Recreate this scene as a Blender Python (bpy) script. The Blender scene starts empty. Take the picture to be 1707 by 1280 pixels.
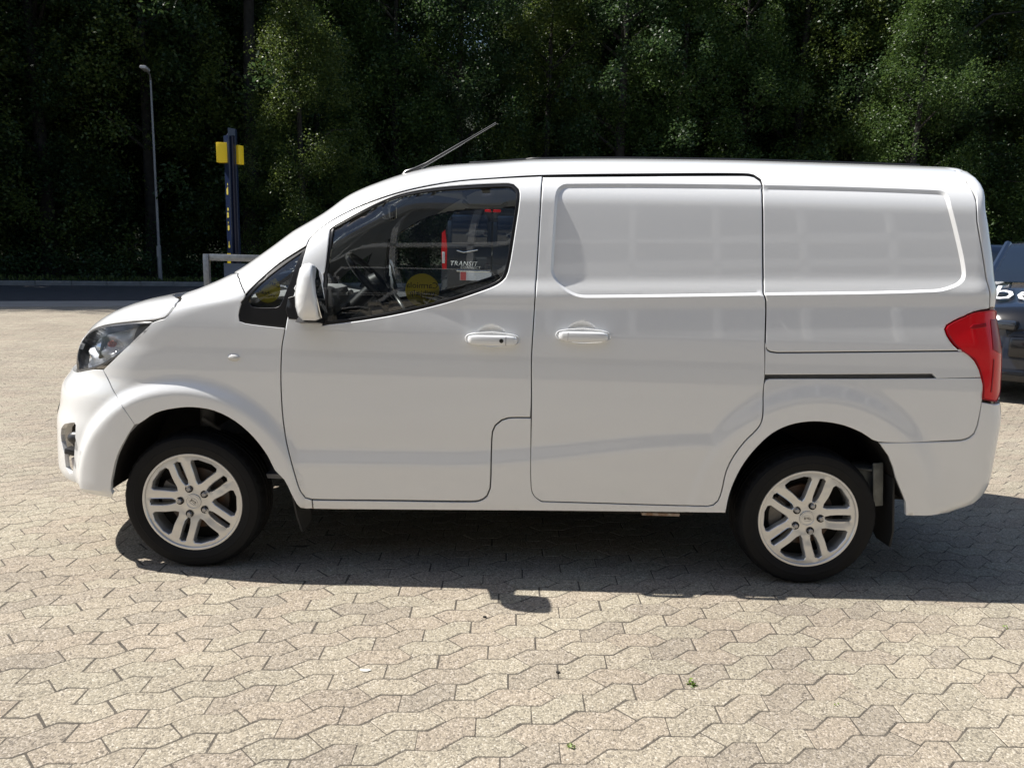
import bpy, bmesh, math, random
import numpy as np
from mathutils import Vector, Matrix
from mathutils.geometry import delaunay_2d_cdt
random.seed(7); rng=np.random.default_rng(11)
sc=bpy.context.scene
COL=sc.collection
# ------------------------------------------------------------------ camera, world, sun, exposure
def make_camera(cx,D,H,pitch,roll,f):
    t,r=math.radians(pitch),math.radians(roll)
    fwd=Vector((0,math.cos(t),-math.sin(t))); right=Vector((1,0,0)); up=right.cross(fwd)
    R=right*math.cos(r)+up*math.sin(r); U=up*math.cos(r)-right*math.sin(r)
    M=Matrix((R,U,-fwd)).transposed().to_4x4(); M.translation=Vector((cx,-D,H))
    cam=bpy.data.cameras.new('camera'); o=bpy.data.objects.new('camera',cam); COL.objects.link(o)
    o.matrix_world=M; cam.sensor_fit='HORIZONTAL'; cam.sensor_width=36; cam.lens=36*f/1707
    cam.clip_start=.05; cam.clip_end=2000
    sc.camera=o
make_camera(1.399,3.265,1.434,9.73,1.57,1284)
CAM=np.array([1.399,-3.265,1.434])
SUN=Vector((-.735,.11,1.0)).normalized()
w=bpy.data.worlds.new('World'); sc.world=w; w.use_nodes=True
nt=w.node_tree; nt.nodes.clear()
sky=nt.nodes.new('ShaderNodeTexSky'); sky.sky_type='NISHITA'; sky.sun_disc=False
sky.sun_elevation=math.asin(SUN.z); sky.sun_rotation=math.atan2(SUN.x,SUN.y)
sky.air_density=1.0; sky.dust_density=1.2; sky.ozone_density=1.0
bg=nt.nodes.new('ShaderNodeBackground'); bg.inputs['Strength'].default_value=.08
ow=nt.nodes.new('ShaderNodeOutputWorld')
nt.links.new(sky.outputs[0],bg.inputs[0]); nt.links.new(bg.outputs[0],ow.inputs[0])
L=bpy.data.lights.new('sun','SUN'); L.energy=4.8; L.angle=math.radians(.5); L.color=(1,.955,.89)
lo=bpy.data.objects.new('sun',L); COL.objects.link(lo); lo.rotation_euler=SUN.to_track_quat('Z','Y').to_euler()
sc.view_settings.view_transform='Standard'; sc.view_settings.look='None'
sc.view_settings.exposure=0.75; sc.view_settings.gamma=1; sc.view_settings.use_curve_mapping=False

# ------------------------------------------------------------------ materials
MATS={}
def mat(name,col,rough=.5,metal=0.,coat=0.,noise=0.,nscale=8.,bump=0.,bscale=60.,spec=.5,trans=0.,coat_rough=.03,col2=None,ior=1.45):
    if name in MATS: return MATS[name]
    m=bpy.data.materials.new(name); m.use_nodes=True; n=m.node_tree; b=n.nodes['Principled BSDF']
    b.inputs['Base Color'].default_value=(*col,1); b.inputs['Roughness'].default_value=rough; b.inputs['Metallic'].default_value=metal
    b.inputs['Coat Weight'].default_value=coat; b.inputs['Coat Roughness'].default_value=coat_rough
    b.inputs['Specular IOR Level'].default_value=spec; b.inputs['IOR'].default_value=ior; b.inputs['Transmission Weight'].default_value=trans
    if noise or bump or col2:
        tc=n.nodes.new('ShaderNodeTexCoord')
    if noise or col2:
        t=n.nodes.new('ShaderNodeTexNoise'); t.inputs['Scale'].default_value=nscale; t.inputs['Detail'].default_value=6
        n.links.new(tc.outputs['Object'],t.inputs['Vector'])
        r=n.nodes.new('ShaderNodeValToRGB'); r.color_ramp.elements[0].position=.35; r.color_ramp.elements[1].position=.68
        c2=col2 if col2 else tuple(c*(1-noise) for c in col)
        r.color_ramp.elements[0].color=(*c2,1); r.color_ramp.elements[1].color=(*col,1)
        n.links.new(t.outputs['Fac'],r.inputs[0]); n.links.new(r.outputs[0],b.inputs['Base Color'])
    if bump:
        t2=n.nodes.new('ShaderNodeTexNoise'); t2.inputs['Scale'].default_value=bscale; t2.inputs['Detail'].default_value=4
        n.links.new(tc.outputs['Object'],t2.inputs['Vector'])
        bp=n.nodes.new('ShaderNodeBump'); bp.inputs['Strength'].default_value=bump; bp.inputs['Distance'].default_value=.01
        n.links.new(t2.outputs['Fac'],bp.inputs['Height']); n.links.new(bp.outputs[0],b.inputs['Normal'])
    MATS[name]=m; return m
def glass(name,tint=(.8,.84,.82),ior=1.5,tmin=0.,boost=2.8):
    if name in MATS: return MATS[name]
    m=bpy.data.materials.new(name); m.use_nodes=True; n=m.node_tree; n.nodes.clear()
    o=n.nodes.new('ShaderNodeOutputMaterial'); mx=n.nodes.new('ShaderNodeMixShader'); tr=n.nodes.new('ShaderNodeBsdfTransparent'); gl=n.nodes.new('ShaderNodeBsdfGlossy')
    fr=n.nodes.new('ShaderNodeFresnel'); fr.inputs[0].default_value=ior; gl.inputs['Roughness'].default_value=0.0
    tr.inputs[0].default_value=(*tint,1)
    mul=n.nodes.new('ShaderNodeMath'); mul.operation='MULTIPLY_ADD'; mul.inputs[1].default_value=boost; mul.inputs[2].default_value=tmin; mul.use_clamp=True
    n.links.new(fr.outputs[0],mul.inputs[0]); n.links.new(mul.outputs[0],mx.inputs[0]); n.links.new(tr.outputs[0],mx.inputs[1]); n.links.new(gl.outputs[0],mx.inputs[2]); n.links.new(mx.outputs[0],o.inputs[0])
    MATS[name]=m; return m
PAINT=mat('white_paint',(.81,.822,.825),.4,coat=1.0,noise=.012,nscale=3); PAINT.node_tree.nodes['Principled BSDF'].inputs['Coat IOR'].default_value=1.72
BLACKP=mat('black_plastic',(.012,.012,.013),.32,bump=.02,bscale=300)
RUBBER=mat('rubber',(.0075,.0075,.008),.72,spec=.35,noise=.25,nscale=14,bump=.06,bscale=180)
DARK=mat('dark_cavity',(.012,.011,.010),.9)
LINER=mat('arch_liner',(.010,.008,.007),.85,noise=.5,nscale=9,bump=.2,bscale=40)
TRIM=mat('cabin_trim',(.26,.262,.268),.6,noise=.1,nscale=20)
HEADL=mat('headliner',(.82,.78,.69),.9,bump=.1,bscale=300)
ALLOY=mat('alloy',(.68,.68,.67),.30,metal=.65,noise=.06,nscale=12)
CHROME=mat('chrome',(.85,.86,.88),.06,metal=1.); BOWL=mat('lamp_reflector',(.95,.96,.97),.2,metal=.05,spec=1.)
STEELN=mat('nut_steel',(.35,.35,.36),.35,metal=.8)
DISC=mat('brake_disc',(.14,.075,.045),.55,metal=.5,col2=(.10,.09,.085),nscale=22)
GLASS=glass('window_glass',(.86,.90,.89))
GAPSHADE=mat('gap_shade',(.02,.02,.022),.8)  # shade of the shut lines, painted dark on the panel edge walls
CLEAR=glass('clear_lens',(.97,.98,.99),boost=.9)
REDL=mat('red_lens',(.72,.004,.012),.25,coat=.35,spec=.3)
DRED=mat('dark_red_lens',(.30,.002,.008),.3,coat=.2,spec=.3)
GALV=mat('galvanised',(.33,.34,.35),.45,metal=.6,noise=.25,nscale=14)
# ------------------------------------------------------------------ mesh helpers
def mesh(name,V,F,m=None,parent=None,smooth=True,angle=38):
    me=bpy.data.meshes.new(name); me.from_pydata([tuple(map(float,v)) for v in V],[],[tuple(map(int,f)) for f in F]); me.update()
    return link(name,me,m,parent,smooth,angle)
def link(name,me,m=None,parent=None,smooth=True,angle=38):
    if m is not None:
        for mm in (m if isinstance(m,(list,tuple)) else [m]): me.materials.append(mm)
    if smooth:
        me.shade_smooth()
        if angle and angle<180: me.set_sharp_from_angle(angle=math.radians(angle))
    o=bpy.data.objects.new(name,me); COL.objects.link(o)
    if parent is not None: o.parent=parent
    return o
def tag(o,label=None,cat=None,group=None,kind=None):
    for k,v in (('label',label),('category',cat),('group',group),('kind',kind)):
        if v: o[k]=v
    return o
def empty(name,loc=(0,0,0),rz=0,**k):
    o=bpy.data.objects.new(name,None); COL.objects.link(o); o.location=loc; o.rotation_euler=(0,0,rz); tag(o,**k); return o
class MB:
    def __init__(s): s.V=[];s.F=[];s.M=[]
    def add(s,V,F,mi=0):
        b=len(s.V); s.V+= [tuple(v) for v in V]; s.F+=[tuple(i+b for i in f) for f in F]; s.M+=[mi]*len(F); return s
    def box(s,c,size,rot=None,bev=0.,mi=0):
        bm=bmesh.new(); bmesh.ops.create_cube(bm,size=1); bmesh.ops.scale(bm,vec=size,verts=bm.verts)
        if bev: bmesh.ops.bevel(bm,geom=list(bm.edges),offset=bev,segments=2,affect='EDGES',profile=.5)
        M=Matrix.Translation(c)@(rot.to_4x4() if rot is not None else Matrix.Identity(4)); bm.transform(M)
        bm.verts.index_update(); s.add([v.co[:] for v in bm.verts],[[v.index for v in f.verts] for f in bm.faces],mi); bm.free(); return s
    def tube(s,pts,rad,n=10,cap=True,mi=0):
        pts=[Vector(p) for p in pts]; k=len(pts); rad=rad if isinstance(rad,(list,tuple)) else [rad]*k
        V=[];ref=None
        for i,p in enumerate(pts):
            t=(pts[min(i+1,k-1)]-pts[max(i-1,0)]).normalized()
            if ref is None: ref=t.orthogonal().normalized()
            ref=(ref-t*ref.dot(t)).normalized(); b=t.cross(ref)
            for j in range(n):
                a=2*math.pi*j/n; V.append(p+(ref*math.cos(a)+b*math.sin(a))*rad[i])
        F=[(i*n+j,i*n+(j+1)%n,(i+1)*n+(j+1)%n,(i+1)*n+j) for i in range(k-1) for j in range(n)]
        if cap: F+= [tuple(range(n-1,-1,-1)),tuple((k-1)*n+j for j in range(n))]
        return s.add(V,F,mi)
    def lathe(s,prof,n=48,axis='y',c=(0,0,0),mi=0,closed=False):
        V=[];k=len(prof)
        for (r,h) in prof:
            for j in range(n):
                a=2*math.pi*j/n; x,y=r*math.cos(a),r*math.sin(a)
                p={'y':(x,h,y),'z':(x,y,h),'x':(h,x,y)}[axis]; V.append((p[0]+c[0],p[1]+c[1],p[2]+c[2]))
        F=[(i*n+j,i*n+(j+1)%n,(i+1)*n+(j+1)%n,(i+1)*n+j) for i in range(k-1) for j in range(n)]
        return s.add(V,F,mi)
    def extrude(s,poly,axis,a,b,mi=0):
        n=len(poly)
        def P(p,h): return {'y':(p[0],h,p[1]),'x':(h,p[0],p[1]),'z':(p[0],p[1],h)}[axis]
        return s.add([P(p,a) for p in poly]+[P(p,b) for p in poly],[tuple(range(n-1,-1,-1)),tuple(range(n,2*n))]+[(i,(i+1)%n,n+(i+1)%n,n+i) for i in range(n)],mi)
    def build(s,name,m=None,parent=None,smooth=True,angle=38):
        o=mesh(name,s.V,s.F,m,parent,smooth,angle)
        if any(s.M): o.data.polygons.foreach_set('material_index',s.M)
        bm=bmesh.new(); bm.from_mesh(o.data); bmesh.ops.recalc_face_normals(bm,faces=bm.faces); bm.to_mesh(o.data); bm.free()
        if smooth and angle: o.data.set_sharp_from_angle(angle=math.radians(angle))
        return o
def text_mesh(txt,size,depth=.002,spacing=1.0,shear=0.):
    c=bpy.data.curves.new('txt','FONT'); c.body=txt; c.size=size; c.extrude=depth/2; c.align_x='CENTER'; c.align_y='CENTER'; c.space_character=spacing; c.shear=shear; c.resolution_u=2
    o=bpy.data.objects.new('txt',c); COL.objects.link(o)
    dg=bpy.context.evaluated_depsgraph_get(); dg.update()
    me=bpy.data.meshes.new_from_object(o.evaluated_get(dg)); bpy.data.objects.remove(o); bpy.data.curves.remove(c); return me
def text_obj(name,txt,size,M,m,parent,depth=.002,mirror=False,**k):
    me=text_mesh(txt,size,depth,**k)
    if mirror: me.transform(Matrix.Scale(-1,4,(1,0,0))); me.flip_normals()
    me.transform(M); me.materials.clear(); return link(name,me,m,parent,False)

# traced panel outlines, in metres along and up the body side
TR={
'recess':[[1.6064,1.7237],[1.5948,1.721],[1.5841,1.7149],[1.5747,1.7068],[1.5684,1.6982],[1.5641,1.6885],[1.5616,1.6782],[1.5595,1.6631],[1.5583,1.6481],[1.5578,1.6331],[1.5575,1.6182],[1.557,1.6033],[1.5565,1.5888],[1.5559,1.5743],[1.5554,1.5598],[1.5548,1.5453],[1.5543,1.5308],[1.5538,1.5163],[1.5533,1.5019],[1.5529,1.4874],[1.5524,1.4729],[1.552,1.4584],[1.5516,1.4439],[1.5512,1.4294],[1.5509,1.4149],[1.5506,1.4004],[1.5501,1.3886],[1.5496,1.3768],[1.55,1.365],[1.5519,1.3535],[1.557,1.3398],[1.5643,1.327],[1.5729,1.3151],[1.5819,1.3047],[1.5916,1.2949],[1.602,1.2858],[1.6131,1.2776],[1.6241,1.2707],[1.6357,1.2647],[1.6479,1.2595],[1.6604,1.2556],[1.6722,1.253],[1.6843,1.2517],[1.6964,1.2511],[1.7086,1.2513],[1.7236,1.2518],[1.7387,1.2523],[1.7537,1.2528],[1.7688,1.2533],[1.7838,1.2539],[1.7989,1.2544],[1.8139,1.255],[1.829,1.2555],[1.844,1.256],[1.859,1.2566],[1.8741,1.2571],[1.8891,1.2577],[1.9042,1.2583],[1.9192,1.2588],[1.9343,1.2594],[1.9493,1.26],[1.9644,1.2606],[1.9794,1.2612],[1.9945,1.2618],[2.0095,1.2624],[2.0245,1.263],[2.0396,1.2636],[2.0546,1.2642],[2.0697,1.2648],[2.0847,1.2654],[2.0998,1.2661],[2.1148,1.2667],[2.1298,1.2673],[2.1449,1.2679],[2.1599,1.2686],[2.175,1.2692],[2.19,1.2699],[2.205,1.2705],[2.2201,1.2711],[2.2351,1.2718],[2.2502,1.2724],[2.2652,1.2731],[2.2802,1.2737],[2.2953,1.2744],[2.3103,1.275],[2.3254,1.2758],[2.3404,1.2764],[2.3554,1.2771],[2.3705,1.2777],[2.3855,1.2784],[2.4006,1.2791],[2.4156,1.2797],[2.4306,1.2804],[2.4457,1.281],[2.4608,1.2817],[2.4759,1.2823],[2.491,1.2829],[2.5062,1.2835],[2.5213,1.2842],[2.5364,1.2848],[2.5515,1.2854],[2.5667,1.286],[2.5818,1.2865],[2.5969,1.2871],[2.6121,1.2877],[2.6272,1.2882],[2.6423,1.2888],[2.6574,1.2893],[2.6726,1.2899],[2.6877,1.2905],[2.7028,1.2911],[2.718,1.2916],[2.7331,1.2922],[2.7482,1.2928],[2.7633,1.2934],[2.7785,1.294],[2.7936,1.2946],[2.8087,1.2953],[2.8238,1.2959],[2.839,1.2965],[2.8541,1.2972],[2.8692,1.2978],[2.8843,1.2985],[2.8994,1.2992],[2.9146,1.2999],[2.9297,1.3006],[2.9448,1.3013],[2.9599,1.3021],[2.975,1.3029],[2.9901,1.3036],[3.0052,1.3044],[3.0204,1.3053],[3.0355,1.3061],[3.0506,1.307],[3.0657,1.3079],[3.0808,1.3088],[3.0959,1.3097],[3.111,1.3107],[3.1261,1.3117],[3.1412,1.3127],[3.1563,1.3137],[3.1714,1.3148],[3.1863,1.3165],[3.2011,1.3193],[3.2158,1.3233],[3.2304,1.328],[3.2449,1.3335],[3.2591,1.3395],[3.2698,1.345],[3.28,1.3521],[3.2888,1.3606],[3.2958,1.3701],[3.3004,1.3837],[3.3008,1.3983],[3.2992,1.4127],[3.2968,1.4267],[3.2941,1.4407],[3.2911,1.4546],[3.2878,1.4685],[3.2844,1.4823],[3.2808,1.4961],[3.2772,1.5099],[3.2735,1.5236],[3.2698,1.5376],[3.2661,1.5515],[3.2622,1.5655],[3.2584,1.5795],[3.2545,1.5934],[3.2505,1.6073],[3.2465,1.6212],[3.2425,1.6351],[3.2385,1.649],[3.2347,1.6629],[3.2316,1.6768],[3.2297,1.6894],[3.2283,1.7022],[3.2262,1.7143],[3.2219,1.725],[3.2131,1.7334],[3.2007,1.738],[3.1868,1.7396],[3.1717,1.7398],[3.1566,1.7402],[3.1415,1.7404],[3.1264,1.7407],[3.1113,1.7409],[3.0962,1.7412],[3.0811,1.7414],[3.066,1.7416],[3.0509,1.7418],[3.0358,1.742],[3.0206,1.7422],[3.0055,1.7423],[2.9904,1.7425],[2.9752,1.7426],[2.9601,1.7427],[2.9449,1.7429],[2.9298,1.743],[2.9146,1.743],[2.8995,1.7432],[2.8843,1.7432],[2.8691,1.7432],[2.854,1.7433],[2.8388,1.7433],[2.8236,1.7433],[2.8084,1.7434],[2.7932,1.7434],[2.778,1.7434],[2.7629,1.7433],[2.7477,1.7434],[2.7325,1.7433],[2.7173,1.7433],[2.7021,1.7432],[2.6869,1.7432],[2.6717,1.7431],[2.6565,1.743],[2.6413,1.7429],[2.6261,1.7429],[2.6109,1.7428],[2.5957,1.7427],[2.5805,1.7426],[2.5653,1.7425],[2.5501,1.7423],[2.5349,1.7422],[2.5197,1.7421],[2.5045,1.7419],[2.4893,1.7418],[2.4741,1.7416],[2.4589,1.7415],[2.4437,1.7414],[2.4285,1.7412],[2.4132,1.741],[2.398,1.7409],[2.3827,1.7407],[2.3675,1.7406],[2.3523,1.7404],[2.337,1.7402],[2.3218,1.74],[2.3066,1.7399],[2.2913,1.7397],[2.2761,1.7395],[2.2609,1.7393],[2.2456,1.7391],[2.2304,1.7389],[2.2152,1.7387],[2.1999,1.7384],[2.1847,1.7382],[2.1695,1.738],[2.1543,1.7378],[2.139,1.7375],[2.1238,1.7373],[2.1086,1.7371],[2.0933,1.7369],[2.0781,1.7365],[2.0629,1.7363],[2.0477,1.736],[2.0324,1.7357],[2.0172,1.7355],[2.002,1.7351],[1.9867,1.7348],[1.9715,1.7345],[1.9563,1.7342],[1.9411,1.7338],[1.9258,1.7335],[1.9106,1.7332],[1.8954,1.7328],[1.8802,1.7324],[1.865,1.732],[1.8497,1.7316],[1.8345,1.7312],[1.8193,1.7308],[1.8041,1.7303],[1.7889,1.7299],[1.7737,1.7295],[1.7585,1.729],[1.7432,1.7286],[1.728,1.7281],[1.7128,1.7276],[1.6976,1.727],[1.6824,1.7265],[1.6672,1.726],[1.652,1.7255],[1.6368,1.7249],[1.6216,1.7243]],
'front_door':[[0.4337,1.0878],[0.4293,1.0643],[0.4247,1.0406],[0.4209,1.0167],[0.4182,0.9862],[0.4167,0.9554],[0.4153,0.9289],[0.4141,0.9022],[0.4133,0.8754],[0.4131,0.8502],[0.4133,0.825],[0.4137,0.7996],[0.4142,0.7654],[0.4153,0.7311],[0.4175,0.6952],[0.4204,0.6591],[0.4234,0.6347],[0.4275,0.611],[0.4326,0.5875],[0.441,0.5542],[0.4496,0.5205],[0.4582,0.4863],[0.4667,0.4515],[0.4727,0.4263],[0.4791,0.4007],[0.4868,0.3753],[0.5034,0.3469],[0.5329,0.3394],[0.568,0.3394],[0.6032,0.3396],[0.6383,0.3401],[0.6735,0.3406],[0.7087,0.3414],[0.7439,0.3421],[0.779,0.343],[0.8142,0.3438],[0.8494,0.3445],[0.8845,0.3452],[0.9191,0.3457],[0.9536,0.3462],[0.9882,0.3466],[1.0227,0.3471],[1.0573,0.3475],[1.0918,0.348],[1.1264,0.3486],[1.1609,0.3493],[1.1955,0.3501],[1.23,0.351],[1.2506,0.352],[1.2705,0.3563],[1.2878,0.3653],[1.3023,0.3787],[1.3153,0.4134],[1.317,0.4473],[1.3176,0.4811],[1.3175,0.5146],[1.3172,0.5461],[1.3173,0.577],[1.3175,0.6066],[1.3179,0.6368],[1.32,0.6667],[1.3311,0.6958],[1.3581,0.7206],[1.3888,0.7313],[1.4202,0.7335],[1.4518,0.7341],[1.4833,0.7347],[1.4837,0.7647],[1.484,0.7946],[1.4838,0.8244],[1.4829,0.8568],[1.4816,0.889],[1.4803,0.9211],[1.4793,0.953],[1.4788,0.9847],[1.479,1.0148],[1.4797,1.0449],[1.4805,1.0748],[1.4816,1.1046],[1.4827,1.1343],[1.4837,1.1639],[1.4848,1.1967],[1.4857,1.229],[1.4868,1.2612],[1.488,1.2947],[1.4893,1.3281],[1.4904,1.361],[1.4915,1.3938],[1.4926,1.428],[1.4936,1.4621],[1.4946,1.4963],[1.4957,1.533],[1.4968,1.57],[1.4979,1.6069],[1.499,1.6404],[1.5003,1.674],[1.5018,1.7081],[1.5036,1.7432],[1.5058,1.78],[1.4709,1.7784],[1.4359,1.7774],[1.401,1.7769],[1.3661,1.7764],[1.3312,1.7758],[1.2964,1.7748],[1.2638,1.7734],[1.2313,1.7716],[1.1936,1.7689],[1.117,1.7652],[1.0448,1.7607],[0.9761,1.7552],[0.9115,1.7489],[0.85,1.7418],[0.7912,1.734],[0.7346,1.7256],[0.6829,1.7167],[0.6335,1.7068],[0.5853,1.6959],[0.5372,1.6842],[0.4869,1.6714],[0.4359,1.658],[0.3847,1.6438],[0.3361,1.6285],[0.293,1.6125],[0.2569,1.5954],[0.2287,1.5774],[0.2073,1.5585],[0.1979,1.5416],[0.1958,1.5232],[0.1953,1.5042],[0.1916,1.4896],[0.1908,1.4746],[0.2014,1.4583],[0.2344,1.4341],[0.2833,1.4029],[0.326,1.3718],[0.3642,1.3407],[0.4031,1.3095],[0.4458,1.2783],[0.4709,1.247],[0.4634,1.216],[0.4535,1.184],[0.4441,1.1518],[0.4385,1.1199]],
'door_window':[[0.3097,1.51],[0.3111,1.5248],[0.3305,1.5432],[0.3502,1.5615],[0.3716,1.5797],[0.3966,1.5977],[0.4267,1.6151],[0.4618,1.632],[0.5003,1.6482],[0.5409,1.6634],[0.5832,1.6774],[0.6285,1.6896],[0.6786,1.6999],[0.7333,1.7081],[0.792,1.7149],[0.8537,1.7207],[0.921,1.7261],[0.9917,1.7305],[1.0647,1.7343],[1.14,1.7376],[1.1766,1.7405],[1.2087,1.7431],[1.2409,1.745],[1.2732,1.7461],[1.3055,1.7465],[1.3378,1.7463],[1.3603,1.7455],[1.3821,1.7399],[1.4031,1.7163],[1.4078,1.6964],[1.4081,1.6762],[1.4059,1.6446],[1.4029,1.6132],[1.3994,1.5818],[1.3957,1.5505],[1.392,1.519],[1.3885,1.4886],[1.3848,1.46],[1.381,1.4314],[1.3768,1.4028],[1.3719,1.3744],[1.3668,1.3497],[1.3573,1.3265],[1.3434,1.3105],[1.326,1.2978],[1.299,1.2835],[1.2707,1.272],[1.2393,1.26],[1.2079,1.2484],[1.1763,1.2372],[1.1444,1.2267],[1.1123,1.2168],[1.0793,1.2072],[1.0461,1.1981],[1.0129,1.1892],[0.9796,1.1807],[0.9462,1.1724],[0.9128,1.1644],[0.8811,1.1572],[0.8493,1.1505],[0.8173,1.1443],[0.7853,1.1383],[0.7532,1.1326],[0.7213,1.1273],[0.6893,1.1223],[0.6572,1.1176],[0.6252,1.113],[0.5931,1.1082],[0.592,1.1419],[0.5906,1.1754],[0.5905,1.2087],[0.5911,1.242],[0.5918,1.2713],[0.5938,1.3005],[0.5901,1.3295],[0.5549,1.3584],[0.518,1.3873],[0.4743,1.4175],[0.4274,1.4477],[0.3754,1.478]],
'quarter_window':[[0.2428,1.4324],[0.215,1.4141],[0.1873,1.396],[0.1613,1.3775],[0.1399,1.3578],[0.1283,1.3397],[0.1236,1.3208],[0.1252,1.3012],[0.1316,1.2815],[0.1411,1.2631],[0.1557,1.2441],[0.1776,1.2239],[0.2129,1.206],[0.2467,1.1864],[0.2407,1.1632],[0.2377,1.1394],[0.2419,1.1178],[0.2636,1.1088],[0.2926,1.1048],[0.3219,1.1019],[0.3512,1.0994],[0.3785,1.0973],[0.4058,1.0956],[0.4331,1.0939],[0.4378,1.1262],[0.4435,1.1582],[0.4523,1.1872],[0.4619,1.216],[0.4699,1.2467],[0.4462,1.2778],[0.4051,1.3087],[0.3677,1.3396],[0.3313,1.3705],[0.2903,1.4014]],
'quarter_glass':[[0.2465,1.4093],[0.2296,1.3934],[0.2119,1.3777],[0.1947,1.3617],[0.1803,1.3453],[0.1665,1.3237],[0.1599,1.3015],[0.1632,1.2782],[0.1723,1.2611],[0.1881,1.243],[0.211,1.2238],[0.2756,1.1962],[0.2925,1.1766],[0.3261,1.1738],[0.36,1.1746],[0.3939,1.1769],[0.409,1.1848],[0.4225,1.2131],[0.4329,1.2427],[0.3947,1.2709],[0.3586,1.2993],[0.3259,1.3276],[0.2959,1.3558],[0.2661,1.3838]],
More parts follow.
